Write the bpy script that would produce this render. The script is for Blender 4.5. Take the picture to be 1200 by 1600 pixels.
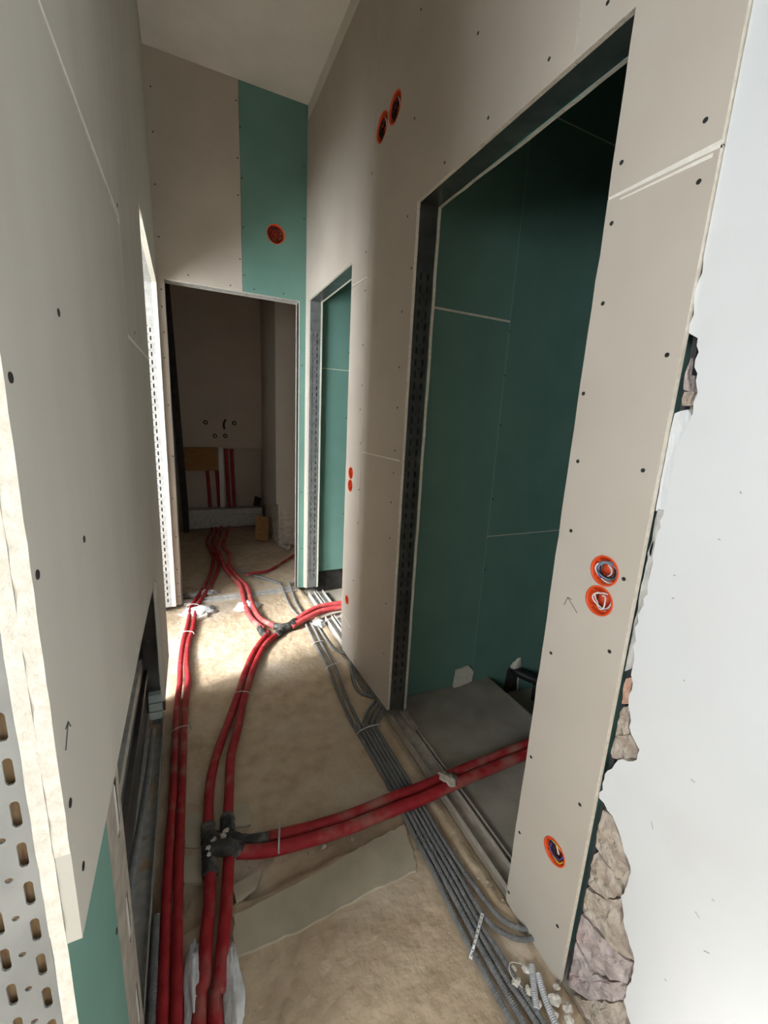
import bpy, bmesh, math, random
from mathutils import Vector, Matrix, noise
random.seed(7)
for o in list(bpy.data.objects): bpy.data.objects.remove(o)
scene = bpy.context.scene
COL = scene.collection

# ---------------- camera ----------------
cam = bpy.data.cameras.new('camera'); camo = bpy.data.objects.new('camera', cam); COL.objects.link(camo)
cam.sensor_fit = 'VERTICAL'; cam.sensor_height = 36.0; cam.lens = 650.6 / 1600 * 36.0; cam.clip_start = 0.01
RGT = Vector((0.905156, -0.422073, 0.050466)); DWN = Vector((-0.046596, -0.216525, -0.975164)); FWD = Vector((0.422518, 0.880325, -0.215656))
m = Matrix.Identity(4)
for i in range(3): m[i][0] = RGT[i]; m[i][1] = -DWN[i]; m[i][2] = -FWD[i]
m[0][3], m[1][3], m[2][3] = 0, 0, 1.40
camo.matrix_world = m
scene.camera = camo

# ---------------- daylight ----------------
w = bpy.data.worlds.new('daylight'); scene.world = w; w.use_nodes = True
bg = w.node_tree.nodes['Background']; bg.inputs[0].default_value = (0.93, 0.97, 1.0, 1); bg.inputs[1].default_value = 23.0
def portal(loc, rot, sx, sy):
    l = bpy.data.lights.new('window_portal', 'AREA'); l.shape = 'RECTANGLE'; l.size = sx; l.size_y = sy
    l.cycles.is_portal = True
    o = bpy.data.objects.new('window_portal', l); COL.objects.link(o); o.location = loc; o.rotation_euler = rot
XW = -1.95
WIN = [(1.00, 2.42, 0.12, 2.75), (-1.75, -0.50, 1.05, 2.30)]      # windows in the left room: y0, y1, z0, z1
YB = -2.6
for (a, b, c, d) in WIN: portal((XW - .02, (a+b)/2, (c+d)/2), (0, -math.pi/2, 0), d-c, b-a)
sun = bpy.data.lights.new('hazy_sun', 'SUN'); sun.energy = 9.5; sun.angle = math.radians(11); sun.color = (1.0, .97, .93)
suno = bpy.data.objects.new('hazy_sun', sun); COL.objects.link(suno)
suno.rotation_euler = Vector((.81, .17, -.50)).to_track_quat('-Z', 'Y').to_euler()
vs = scene.view_settings
vs.view_transform = 'Standard'; vs.look = 'None'; vs.gamma = 1; vs.use_curve_mapping = False; vs.exposure = 0.06

# ---------------- materials ----------------
MATS = {}
def mat(name, c1, c2=None, rough=.8, scale=8, metal=0, bump=0, bscale=60, stretch=None, detail=6, c3=None, s3=3, lo=.35, hi=.65, spec=.3, bdist=.004):
    if name in MATS: return MATS[name]
    M = bpy.data.materials.new(name); M.use_nodes = True; nt = M.node_tree; b = nt.nodes['Principled BSDF']
    b.inputs['Roughness'].default_value = rough; b.inputs['Metallic'].default_value = metal
    b.inputs['Specular IOR Level'].default_value = spec
    tc = nt.nodes.new('ShaderNodeTexCoord'); src = tc.outputs['Object']
    if stretch:
        mp = nt.nodes.new('ShaderNodeMapping'); mp.inputs['Scale'].default_value = stretch; nt.links.new(src, mp.inputs[0]); src = mp.outputs[0]
    def nz(s, det=detail):
        n = nt.nodes.new('ShaderNodeTexNoise'); n.inputs['Scale'].default_value = s; n.inputs['Detail'].default_value = det; nt.links.new(src, n.inputs['Vector']); return n
    def ramp(n, lo, hi, a, b_):
        r = nt.nodes.new('ShaderNodeValToRGB'); r.color_ramp.elements[0].position = lo; r.color_ramp.elements[1].position = hi
        r.color_ramp.elements[0].color = (*a, 1); r.color_ramp.elements[1].color = (*b_, 1); nt.links.new(n.outputs['Fac'], r.inputs[0]); return r
    if c2 is None: c2 = c1
    r = ramp(nz(scale), lo, hi, c1, c2); out = r.outputs[0]
    if c3:
        mx = nt.nodes.new('ShaderNodeMixRGB'); r3 = ramp(nz(s3), .5, .68, (0, 0, 0), (1, 1, 1))
        nt.links.new(r3.outputs[0], mx.inputs[0]); nt.links.new(out, mx.inputs[1]); mx.inputs[2].default_value = (*c3, 1); out = mx.outputs[0]
    nt.links.new(out, b.inputs['Base Color'])
    if bump:
        bn = nt.nodes.new('ShaderNodeBump'); bn.inputs['Strength'].default_value = bump; bn.inputs['Distance'].default_value = bdist
        nt.links.new(nz(bscale).outputs['Fac'], bn.inputs['Height']); nt.links.new(bn.outputs[0], b.inputs['Normal'])
    MATS[name] = M
    return M
CARD = mat('beige_board_card', (.475, .42, .36), (.52, .465, .40), .82, 3.5, bump=.06, bscale=90)
CARDP = mat('lightened_board_card', (.51, .465, .40), (.55, .505, .44), .82, 3.5, bump=.06, bscale=90)  # greyer pier board; its extra paleness stands in for stronger light
CARDG = mat('grey_board_card', (.49, .465, .41), (.53, .505, .445), .8, 3, bump=.06, bscale=90, stretch=(1, 2.5, .6))
GREEN = mat('green_board_card', (.135, .265, .225), (.155, .295, .25), .82, 4, bump=.05, bscale=90)
GYPS = mat('raw_gypsum_edge', (.70, .655, .56), (.82, .785, .70), .95, 90, bump=.5, bscale=260)
WHITE = mat('white_wall_paint', (.70, .73, .75), (.755, .78, .795), .7, 2.2, bump=.10, bscale=14, c3=(.73, .745, .76), s3=6)
CEIL = mat('ceiling_plaster', (.76, .73, .69), (.82, .79, .75), .95, 5, bump=.35, bscale=160)
BAND = mat('old_wall_plaster', (.70, .66, .59), (.75, .71, .64), .95, 7, bump=.3, bscale=80)
ROOMW = mat('room_plaster', (.50, .47, .43), (.56, .53, .49), .9, 3)
SCREED = mat('sandy_screed', (.45, .345, .235), (.57, .455, .325), .95, 14, bump=.85, bscale=38, c3=(.60, .51, .40), s3=2.6, bdist=.007)
SLAB = mat('grey_concrete', (.30, .27, .22), (.39, .355, .30), .9, 7, bump=.2, bscale=70)
CEMENT = mat('smooth_cement', (.41, .365, .275), (.48, .43, .33), .9, 11, bump=.2, bscale=70)
RUBBLE = mat('rubble_mortar', (.42, .36, .29), (.60, .54, .46), .95, 22, bump=.8, bscale=70)
STEEL = mat('galvanised_steel', (.19, .195, .19), (.27, .275, .27), .36, 14, metal=.9, bump=.05, bscale=40)
STEELD = mat('dusty_galvanised_steel', (.42, .42, .40), (.58, .57, .54), .6, 30, metal=.35)
STEELM = mat('mid_grey_steel', (.24, .25, .25), (.34, .35, .345), .5, 20, metal=.6)  # steel of a grey between the two galvanised ones
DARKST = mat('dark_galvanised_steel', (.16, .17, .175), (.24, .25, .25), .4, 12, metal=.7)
BLACK = mat('black_screw', (.02, .02, .022), (.035, .035, .035), .5, 40)
RED = mat('red_pipe_sleeve', (.29, .014, .020), (.38, .026, .032), .62, 26, bump=.25, bscale=120, c3=(.36, .14, .115), s3=9)
REDD = mat('dusty_red_pipe_sleeve', (.46, .05, .055), (.55, .10, .10), .75, 30, bump=.25, bscale=120, c3=(.47, .24, .20), s3=8)
TAPE = mat('black_taped_insulation', (.025, .025, .025), (.06, .058, .055), .65, 30, bump=.8, bscale=70, c3=(.17, .16, .13), s3=22)
GREYC = mat('grey_corrugated_plastic', (.15, .155, .155), (.21, .215, .215), .55, 25)
PALEC = mat('pale_corrugated_plastic', (.42, .44, .46), (.55, .57, .59), .5, 25)
ORANGE = mat('orange_box_plastic', (.70, .075, .018), (.78, .10, .025), .42, 12)
WIREW = mat('white_wire', (.75, .75, .73)); WIREG = mat('grey_blue_wire', (.24, .29, .36)); WIREB = mat('blue_wire', (.04, .09, .30)); WIREY = mat('yellow_wire', (.62, .48, .06)); WIREK = mat('black_wire', (.02, .02, .025)); WIREN=mat('green_wire', (.12,.22,.16))
PLASW = mat('white_plastic', (.75, .76, .76), None, .5)
PLASTERL = mat('white_plaster_lump', (.58, .585, .60), (.72, .725, .74), .9, 25, bump=.8, bscale=80)
OSB = mat('oriented_strand_board', (.26, .135, .05), (.36, .20, .085), .8, 25, bump=.3, bscale=60, stretch=(1, 1, 3))
WOOD = mat('timber_packing', (.40, .27, .14), (.55, .40, .24), .8, 30, stretch=(6, 6, 1), c3=(.30, .16, .10), s3=20)
STONE = mat('field_stone', (.40, .33, .27), (.64, .58, .51), .95, 24, bump=1.0, bscale=60, c3=(.55, .45, .30), s3=12, bdist=.012)
STONE2 = mat('purple_stone', (.40, .33, .32), (.62, .55, .53), .95, 24, bump=1.0, bscale=60, c3=(.52, .36, .35), s3=12, bdist=.012)
BRICK = mat('broken_brick', (.50, .30, .22), (.60, .41, .32), .95, 30, bump=.7, bscale=70)
GRENDER = mat('grey_render_coat', (.44, .44, .42), (.62, .61, .58), .95, 18, bump=.8, bscale=55, c3=(.72, .71, .69), s3=14)
JOINT = mat('white_gypsum_joint', (.78, .75, .68), (.86, .84, .78), .95, 60)
DUSTST = mat('dust_covered_steel', (.34, .31, .26), (.47, .43, .37), .75, 25, metal=.2)
PENCIL = mat('pencil_mark', (.06, .06, .065))
BLACKP = mat('black_drain_pipe', (.018, .018, .02), None, .45)
DARKB = mat('dark_plank', (.03, .028, .026), (.05, .046, .042), .8, 20)
CHIP = mat('plaster_chip', (.60, .56, .49), (.72, .69, .63), .95, 40, bump=.5, bscale=90)

# ---------------- helpers ----------------
def tag(o, label=None, cat=None, group=None, kind=None):
    if label: o['label'] = label
    if cat: o['category'] = cat
    if group: o['group'] = group
    if kind: o['kind'] = kind
    return o
def empty(name, loc, label=None, cat=None, group=None, kind=None):
    e = bpy.data.objects.new(name, None); COL.objects.link(e); e.location = loc; e.empty_display_size = .05
    return tag(e, label, cat, group, kind)
def origin_of(p):
    v = Vector((0, 0, 0))
    while p: v += p.location; p = p.parent
    return v
def place(o, parent):
    o.parent = parent
    o.location = o.location - origin_of(parent)
def mesh_obj(name, verts, faces, mats, parent=None, smooth=False, midx=None, rebase=True):
    vs_ = [Vector(v) for v in verts]
    loc = Vector((0, 0, 0))
    if rebase and vs_:
        xs = [v.x for v in vs_]; ys = [v.y for v in vs_]; zs = [v.z for v in vs_]
        loc = Vector(((min(xs)+max(xs))/2, (min(ys)+max(ys))/2, min(zs)))
    me = bpy.data.meshes.new(name); me.from_pydata([v-loc for v in vs_], [], faces)
    for k in (mats if isinstance(mats, (list, tuple)) else [mats]): me.materials.append(k)
    if midx: me.polygons.foreach_set('material_index', midx)
    if smooth: me.polygons.foreach_set('use_smooth', [True]*len(me.polygons))
    bm = bmesh.new(); bm.from_mesh(me); bmesh.ops.recalc_face_normals(bm, faces=bm.faces); bm.to_mesh(me); bm.free()
    me.update()
    o = bpy.data.objects.new(name, me); COL.objects.link(o); o.location = loc
    if parent: place(o, parent)
    return o
BF = [(0,1,2,3),(4,7,6,5),(0,4,5,1),(1,5,6,2),(2,6,7,3),(3,7,4,0)]
def boxv(x0,x1,y0,y1,z0,z1): return [(x0,y0,z0),(x1,y0,z0),(x1,y1,z0),(x0,y1,z0),(x0,y0,z1),(x1,y0,z1),(x1,y1,z1),(x0,y1,z1)]
def box(name, x0,x1,y0,y1,z0,z1, m_, parent=None): return mesh_obj(name, boxv(x0,x1,y0,y1,z0,z1), BF, m_, parent)
def boxes(name, lst, m_, parent=None):
    V=[];F=[]
    for b in lst:
        n=len(V); V+=boxv(*b); F+=[tuple(i+n for i in f) for f in BF]
    return mesh_obj(name, V, F, m_, parent)
def plate(name, ax, d0, d1, poly, mface, medge, parent=None):
    """slab with the outline poly in the wall plane (u = the other horizontal axis, v = z), thickness from d0 to d1"""
    P = (lambda u,v,d:(d,u,v)) if ax=='x' else ((lambda u,v,d:(u,d,v)) if ax=='y' else (lambda u,v,d:(u,v,d)))
    n = len(poly); V=[P(u,v,d0) for u,v in poly]+[P(u,v,d1) for u,v in poly]
    F=[tuple(range(n)), tuple(range(2*n-1,n-1,-1))]+[(i,(i+1)%n,n+(i+1)%n,n+i) for i in range(n)]
    return mesh_obj(name, V, F, [mface, medge], parent, midx=[0,0]+[1]*n)
def jag(poly_pts, amp=.002, step=.03):
    """cut edge: adds small irregular steps along a polyline"""
    out=[]
    for a,b in zip(poly_pts, poly_pts[1:]):
        a=Vector(a); b=Vector(b); L=(b-a).length; k=max(1,int(L/step)); nrm=Vector((-(b-a).y,(b-a).x)).normalized()
        for i in range(k):
            p=a+(b-a)*(i/k)
            out.append(tuple(p+nrm*(random.uniform(-amp,amp) if i else 0)))
    out.append(tuple(poly_pts[-1])); return out
def spline(pts, step):
    P=[Vector(p) for p in pts]; P=[P[0]*2-P[1]]+P+[P[-1]*2-P[-2]]; out=[]
    for i in range(1,len(P)-2):
        a,b,c,d=P[i-1:i+3]; k=max(1,int(round((c-b).length/step)))
        for j in range(k):
            t=j/k; out.append(.5*((2*b)+(c-a)*t+(2*a-5*b+4*c-d)*t*t+(3*b-a-3*c+d)*t**3))
    out.append(P[-2]); return out
def tube_geo(pts, rad, seg=10, caps=True):
    """rad: number or function(index, arc length, angle)"""
    V=[];F=[];n=len(pts); s=0
    up=Vector((0,0,1)); T0=(pts[1]-pts[0]).normalized()
    if abs(T0.dot(up))>.95: up=Vector((1,0,0))
    N=(up-T0*up.dot(T0)).normalized()
    for i,p in enumerate(pts):
        T=(pts[min(i+1,n-1)]-pts[max(i-1,0)]).normalized()
        N=(N-T*N.dot(T)).normalized(); B=T.cross(N)
        if i: s+=(p-pts[i-1]).length
        for k in range(seg):
            a=2*math.pi*k/seg; r_=rad(i,s,a) if callable(rad) else rad
            V.append(p+(N*math.cos(a)+B*math.sin(a))*r_)
    for i in range(n-1):
        for k in range(seg):
            F.append((i*seg+k,i*seg+(k+1)%seg,(i+1)*seg+(k+1)%seg,(i+1)*seg+k))
    if caps: F+= [tuple(range(seg-1,-1,-1)), tuple((n-1)*seg+k for k in range(seg))]
    return V,F
def tube(name, pts, rad, m_, parent=None, seg=10, step=.02):
    V,F=tube_geo(spline(pts,step),rad,seg); return mesh_obj(name,V,F,m_,parent,smooth=True)
def corrugated(name, pts, r, m_, parent=None, pitch=.0044, seg=10):
    sp=spline(pts,pitch/2); V,F=tube_geo(sp,lambda i,s,a: r if i%2 else r*.86,seg); return mesh_obj(name,V,F,m_,parent,smooth=False)
def lump(name, c, sx, sy, sz, m_, parent=None, rough=.3, seed=0, rot=0, res=2):
    bm=bmesh.new(); bmesh.ops.create_icosphere(bm,subdivisions=res,radius=1)
    ca,sa=math.cos(rot),math.sin(rot); V=[]
    for v in bm.verts:
        d=v.co.normalized(); k=1+rough*(noise.noise(d*1.7+Vector((seed*3.1,seed,0)))+.6*noise.noise(d*4.1+Vector((seed,0,seed)))+(.45*noise.noise(d*9.3+Vector((0,seed,seed))) if res>2 else 0))
        x,y,z=d.x*sx*k,d.y*sy*k,max(d.z*sz*k,-.25*sz)
        V.append((c[0]+x*ca-y*sa,c[1]+x*sa+y*ca,c[2]+z+.25*sz))
    F=[tuple(x.index for x in f.verts) for f in bm.faces]; bm.free()
    return mesh_obj(name,V,F,m_,parent,smooth=res>2)
def slotted(name, W, H, slots, th=.002):
    """web plate W wide (u 0..W) and H high with oblong slots [(u,v,w,h)], returned as (verts, faces) in (u,v,depth)"""
    bm=bmesh.new(); E=[]
    def loop(pts):
        vs=[bm.verts.new((u,v,0)) for u,v in pts]
        return [bm.edges.new((vs[i],vs[(i+1)%len(vs)])) for i in range(len(vs))]
    E+=loop([(0,0),(W,0),(W,H),(0,H)])
    for (u,v,w_,h_) in slots:
        r=w_/2; pts=[]
        for k in range(4): a=math.pi*k/3; pts.append((u+r*math.cos(a), v+max(h_/2-r,0)+r*math.sin(a)))
        for k in range(4): a=math.pi+math.pi*k/3; pts.append((u+r*math.cos(a), v-max(h_/2-r,0)+r*math.sin(a)))
        if h_<=w_*1.01: pts=[(u+r*math.cos(math.pi*k/4),v+r*math.sin(math.pi*k/4)) for k in range(8)]
        E+=loop(pts)
    bmesh.ops.triangle_fill(bm,use_beauty=True,use_dissolve=False,edges=E)
    ret=bmesh.ops.extrude_face_region(bm,geom=bm.faces[:])
    for v in ret['geom']:
        if isinstance(v,bmesh.types.BMVert): v.co.z=th
    bm.verts.index_update(); V=[tuple(v.co) for v in bm.verts]; F=[tuple(x.index for x in f.verts) for f in bm.faces]; bm.free()
    return V,F
SCREW_ME={}
def screw_mesh(ax, sgn):
    key=(ax,sgn)
    if key in SCREW_ME: return SCREW_ME[key]
    V=[];F=[];n=9; f=(lambda u,v,d:(d*sgn,u,v)) if ax=='x' else (lambda u,v,d:(u,d*sgn,v))
    for r_,d in ((.0045,-.001),(.0043,.0009),(.0016,.0003)):
        for k in range(n): V.append(f(r_*math.cos(2*math.pi*k/n), r_*math.sin(2*math.pi*k/n), d))
    for a in range(2):
        for k in range(n): F.append((a*n+k,a*n+(k+1)%n,(a+1)*n+(k+1)%n,(a+1)*n+k))
    F.append(tuple(2*n+k for k in range(n)))
    me=bpy.data.meshes.new('screw'); me.from_pydata(V,[],F); me.materials.append(BLACK); SCREW_ME[key]=me; return me
def screw(ax, d, u, v, sgn, parent):
    o=bpy.data.objects.new('screw',screw_mesh(ax,sgn)); COL.objects.link(o)
    o.location=(d,u,v) if ax=='x' else (u,d,v); place(o,parent); return o
def cut_holes(o, cyls):
    """round holes for flush boxes"""
    bpy.context.view_layer.update()
    tmp=[]
    for (c,axis,r_,L) in cyls:
        bm=bmesh.new(); bmesh.ops.create_cone(bm,cap_ends=True,segments=28,radius1=r_,radius2=r_,depth=L)
        me=bpy.data.meshes.new('cut'); bm.to_mesh(me); bm.free(); h=bpy.data.objects.new('cut',me); COL.objects.link(h); h.location=c
        h.rotation_euler=(0,math.pi/2,0) if axis=='x' else (math.pi/2,0,0); tmp.append(h)
        md=o.modifiers.new('cut','BOOLEAN'); md.operation='DIFFERENCE'; md.object=h; md.solver='EXACT'
    bpy.context.view_layer.update()
    dg=bpy.context.evaluated_depsgraph_get(); me=bpy.data.meshes.new_from_object(o.evaluated_get(dg)); 
    o.modifiers.clear(); me.name=o.name; o.data=me
    for h in tmp: bpy.data.objects.remove(h)

# ---------------- surveyed coordinates (metres) ----------------
PIPE_A = [(0.243, 5.44, 0.017), (0.22, 5.135, 0.017), (0.154, 4.745, 0.017), (0.171, 4.433, 0.017), (0.1867, 4.1544, 0.017), (0.149, 3.785, 0.017), (0.083, 3.455, 0.017), (0.016, 3.218, 0.017), (-0.025, 3.049, 0.017), (-0.043, 2.823, 0.017), (-0.073, 2.583, 0.017), (-0.086, 2.327, 0.017), (-0.087, 2.167, 0.017), (-0.099, 1.926, 0.017), (-0.1034, 1.4999, 0.017), (-0.1104, 1.215, 0.017), (-0.1129, 1.0061, 0.017), (-0.1124, 0.8036, 0.017)]
PIPE_B = [(0.285, 5.397, 0.017), (0.266, 5.094, 0.017), (0.202, 4.682, 0.017), (0.21, 4.377, 0.017), (0.221, 3.991, 0.017), (0.193, 3.738, 0.017), (0.126, 3.441, 0.017), (0.056, 3.217, 0.017), (0.012, 3.036, 0.017), (-0.014, 2.757, 0.017), (-0.0448, 2.549, 0.017), (-0.053, 2.315, 0.017), (-0.048, 2.164, 0.017), (-0.064, 1.912, 0.017), (-0.0738, 1.488, 0.017), (-0.0808, 1.203, 0.017), (-0.0833, 0.9939, 0.017), (-0.0827, 0.7919, 0.017)]
PIPE_C = [(0.347, 5.337, 0.02), (0.299, 4.96, 0.02), (0.248, 4.586, 0.02), (0.2464, 4.2723, 0.02), (0.263, 3.879, 0.02), (0.3088, 3.5483, 0.02), (0.3476, 3.3553, 0.02), (0.341, 3.042, 0.02), (0.347, 2.777, 0.02), (0.403, 2.566, 0.02)]
PIPE_D = [(0.435, 5.316, 0.02), (0.365, 4.915, 0.02), (0.307, 4.522, 0.02), (0.34, 4.181, 0.02), (0.309, 3.901, 0.02), (0.3471, 3.5543, 0.02), (0.394, 3.319, 0.02), (0.388, 3.014, 0.02), (0.405, 2.737, 0.02), (0.491, 2.572, 0.02)]
PIPE_E1 = [(0.429, 2.527, 0.017), (0.313, 2.334, 0.017), (0.2345, 2.1355, 0.017), (0.185, 1.9781, 0.017), (0.127, 1.801, 0.017), (0.075, 1.652, 0.017), (0.037, 1.523, 0.017), (0.017, 1.406, 0.017), (0.006, 1.251, 0.017)]
PIPE_E2 = [(0.006, 1.129, 0.017), (-0.002, 1.014, 0.017), (-0.013, 0.938, 0.017), (-0.022, 0.847, 0.017), (-0.036, 0.7706, 0.017)]
PIPE_F1 = [(0.515, 2.523, 0.017), (0.3847, 2.384, 0.017), (0.2905, 2.1792, 0.017), (0.2297, 2.0001, 0.017), (0.19, 1.872, 0.017), (0.148, 1.704, 0.017), (0.107, 1.554, 0.017), (0.086, 1.398, 0.017), (0.068, 1.25, 0.017)]
PIPE_F2 = [(0.062, 1.136, 0.017), (0.05, 1.055, 0.017), (0.038, 0.97, 0.017), (0.02, 0.874, 0.017), (0.01, 0.812, 0.017), (-0.0014, 0.7568, 0.017)]
PIPE_G1 = [(0.577, 2.538, 0.026), (0.699, 2.59, 0.046), (0.818, 2.639, 0.052), (0.952, 2.652, 0.05), (1.025, 2.649, 0.05)]
PIPE_G2 = [(0.5997, 2.5908, 0.026), (0.719, 2.665, 0.046), (0.842, 2.718, 0.052), (0.976, 2.723, 0.05), (1.051, 2.721, 0.05)]
PIPE_H = [(0.09, 1.14, 0.022), (0.1813, 1.1069, 0.024), (0.3168, 1.0848, 0.028), (0.461, 1.071, 0.034), (0.611, 1.067, 0.042), (0.713, 1.062, 0.046), (0.834, 1.067, 0.048), (1.024, 1.0764, 0.044), (1.2625, 1.0854, 0.04), (1.4928, 1.0921, 0.038)]
PIPE_I = [(0.1892, 1.1479, 0.024), (0.3282, 1.1252, 0.028), (0.4771, 1.1118, 0.034), (0.633, 1.111, 0.042), (0.739, 1.107, 0.046), (0.863, 1.111, 0.048), (1.057, 1.119, 0.044), (1.2967, 1.1277, 0.04), (1.525, 1.134, 0.038)]
CONDUITS = [[(0.665, 3.281, 0.011), (0.658, 3.172, 0.011), (0.644, 2.877, 0.011), (0.67, 2.652, 0.011), (0.682, 2.559, 0.011), (0.673, 2.29, 0.011), (0.673, 2.027, 0.011), (0.65, 1.771, 0.011), (0.641, 1.562, 0.011), (0.644, 1.512, 0.011), (0.652, 1.167, 0.011), (0.647, 0.99, 0.011), (0.646, 0.845, 0.011), (0.639, 0.735, 0.011), (0.636, 0.662, 0.011), (0.637, 0.579, 0.011), (0.639, 0.52, 0.011), (0.639, 0.475, 0.011)],
[(0.74, 3.33, 0.011), (0.725, 3.191, 0.011), (0.699, 2.905, 0.011), (0.705, 2.61, 0.011), (0.721, 2.536, 0.011), (0.71, 2.277, 0.011), (0.708, 2.02, 0.011), (0.68, 1.759, 0.011), (0.671, 1.559, 0.011), (0.665, 1.503, 0.011), (0.67, 1.16, 0.011), (0.666, 0.982, 0.011), (0.665, 0.837, 0.011), (0.664, 0.752, 0.011), (0.663, 0.684, 0.011), (0.662, 0.606, 0.011), (0.664, 0.545, 0.011), (0.665, 0.475, 0.011), (0.665, 0.455, 0.011)],
[(0.805, 1.668, 0.0114), (0.738, 1.608, 0.0114), (0.694, 1.55, 0.0114), (0.684, 1.496, 0.0114), (0.686, 1.153, 0.0114), (0.682, 0.975, 0.0114), (0.682, 0.83, 0.0114), (0.6813, 0.744, 0.0114), (0.68, 0.6759, 0.0114), (0.681, 0.613, 0.0114), (0.682, 0.544, 0.0114), (0.6937, 0.4599, 0.0114)],
[(0.814, 1.649, 0.0114), (0.75, 1.589, 0.0114), (0.707, 1.535, 0.0114), (0.703, 1.488, 0.0114), (0.702, 1.147, 0.0114), (0.699, 0.968, 0.0114), (0.699, 0.823, 0.0114), (0.6966, 0.738, 0.0114), (0.6955, 0.671, 0.0114), (0.701, 0.621, 0.0114), (0.703, 0.57, 0.0114), (0.704, 0.519, 0.0114), (0.7081, 0.472, 0.0114), (0.71, 0.45, 0.0114)],
[(0.817, 1.617, 0.011), (0.76, 1.566, 0.011), (0.724, 1.52, 0.011), (0.718, 1.47, 0.011), (0.718, 1.14, 0.011), (0.715, 0.962, 0.011), (0.716, 0.82, 0.011), (0.715, 0.738, 0.011), (0.72, 0.678, 0.011), (0.739, 0.637, 0.011), (0.78, 0.6, 0.011)],
[(0.817, 1.587, 0.011), (0.765, 1.54, 0.011), (0.74, 1.505, 0.011), (0.733, 1.455, 0.011), (0.734, 1.133, 0.011), (0.732, 0.955, 0.011), (0.736, 0.82, 0.011), (0.743, 0.762, 0.011), (0.748, 0.716, 0.011), (0.757, 0.673, 0.011), (0.775, 0.641, 0.011), (0.806, 0.615, 0.011)]]
ARC1 = [(0.826, 2.074, 0.011), (0.784, 1.952, 0.011), (0.756, 1.838, 0.011), (0.758, 1.751, 0.011), (0.805, 1.7, 0.011)]
ARC2 = [(0.83, 2.116, 0.011), (0.79, 2.154, 0.011), (0.762, 2.218, 0.011), (0.752, 2.344, 0.011), (0.751, 2.516, 0.011)]
ARC3 = [(0.812, 1.995, 0.011), (0.789, 1.886, 0.011), (0.788, 1.779, 0.011), (0.809, 1.693, 0.011)]
WHITE_COND = [[(0.763, 0.545, 0.014), (0.737, 0.512, 0.014), (0.71, 0.475, 0.014)],
[(0.764, 0.525, 0.014), (0.746, 0.482, 0.014), (0.732, 0.432, 0.014)]]
STRAP = [(0.708, 0.684, 0.03), (0.675, 0.659, 0.032), (0.644, 0.637, 0.026), (0.623, 0.623, 0.008)]
SCREW_R = [(0.689, 1.48), (0.677, 1.33), (0.667, 1.168), (0.671, 0.847), (0.684, 0.526), (0.685, 0.271), (0.692, 0.043), (0.68, 1.923), (0.682, 1.816), (0.674, 1.663), (0.527, 1.915), (0.519, 1.822), (0.518, 1.543), (0.523, 1.329), (0.521, 1.103), (0.523, 0.935), (0.526, 0.529), (0.526, 0.148), (1.556, 1.97), (1.618, 1.828), (1.613, 1.614), (1.61, 1.453), (1.611, 1.274), (1.612, 1.177), (1.621, 1.045), (1.614, 0.882), (1.616, 0.564), (1.607, 0.311), (2.029, 2.167), (2.019, 1.999), (2.026, 1.754), (2.014, 1.563), (2.028, 1.445), (2.01, 1.276), (2.004, 1.037), (2.004, 0.857), (2.038, 0.516), (2.224, 1.741), (2.233, 1.4), (2.227, 0.855), (1.23, 2.491), (0.923, 2.242), (1.144, 2.241), (1.365, 2.232), (0.77, 2.242), (1.598, 2.798), (1.601, 2.478), (1.995, 2.475), (1.613, 2.166)]
SCREW_F = [(-0.088, 3.163), (-0.089, 2.945), (-0.095, 2.68), (-0.091, 2.406), (0.371, 3.24), (0.371, 2.939), (0.37, 2.737), (0.373, 2.372), (0.39, 3.11), (0.395, 2.838), (0.397, 2.562), (0.399, 2.282), (0.061, 2.222), (0.31, 2.205), (0.459, 2.207), (0.654, 2.211), (0.789, 3.005), (0.792, 2.698), (-0.094, 2.116), (-0.096, 2.017), (-0.094, 1.868), (-0.099, 1.715), (-0.093, 1.423), (-0.085, 1.091), (-0.1, 0.803), (-0.094, 0.53), (-0.099, 0.289), (-0.1, 0.183), (-0.097, 0.084), (0.787, 1.755), (0.789, 0.823), (0.793, 0.368)]
SCREW_L = [(0.418, 1.417), (0.418, 1.259), (0.593, 1.24), (0.589, 1.495), (0.422, 1.023), (0.391, 0.951), (1.255, 1.851), (1.447, 1.605)]
SCREW_G = [(1.385, 1.83), (1.387, 1.634), (1.392, 1.405), (1.395, 1.036), (1.394, 0.658)]
SKIN = [(0.504, 1.623), (0.504, 1.578), (0.475, 1.567), (0.464, 1.495), (0.457, 1.475), (0.458, 1.441), (0.466, 1.405), (0.475, 1.372), (0.474, 1.305), (0.474, 1.262), (0.478, 1.213), (0.478, 1.167), (0.476, 1.125), (0.476, 1.064), (0.485, 1.01), (0.474, 0.928), (0.474, 0.907), (0.467, 0.892), (0.466, 0.836), (0.45, 0.783), (0.428, 0.762), (0.429, 0.737), (0.465, 0.705), (0.483, 0.661), (0.49, 0.581), (0.453, 0.568), (0.428, 0.538), (0.394, 0.484), (0.403, 0.406), (0.382, 0.343), (0.351, 0.297), (0.351, 0.227), (0.353, 0.175), (0.329, 0.143)]
RENDER = [(0.506, 1.261), (0.471, 1.262), (0.474, 1.213), (0.475, 1.152), (0.472, 1.099), (0.475, 1.056), (0.481, 1.004), (0.477, 0.925), (0.494, 0.902), (0.5, 0.972), (0.5, 1.045), (0.507, 1.113), (0.508, 1.181)]
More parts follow.
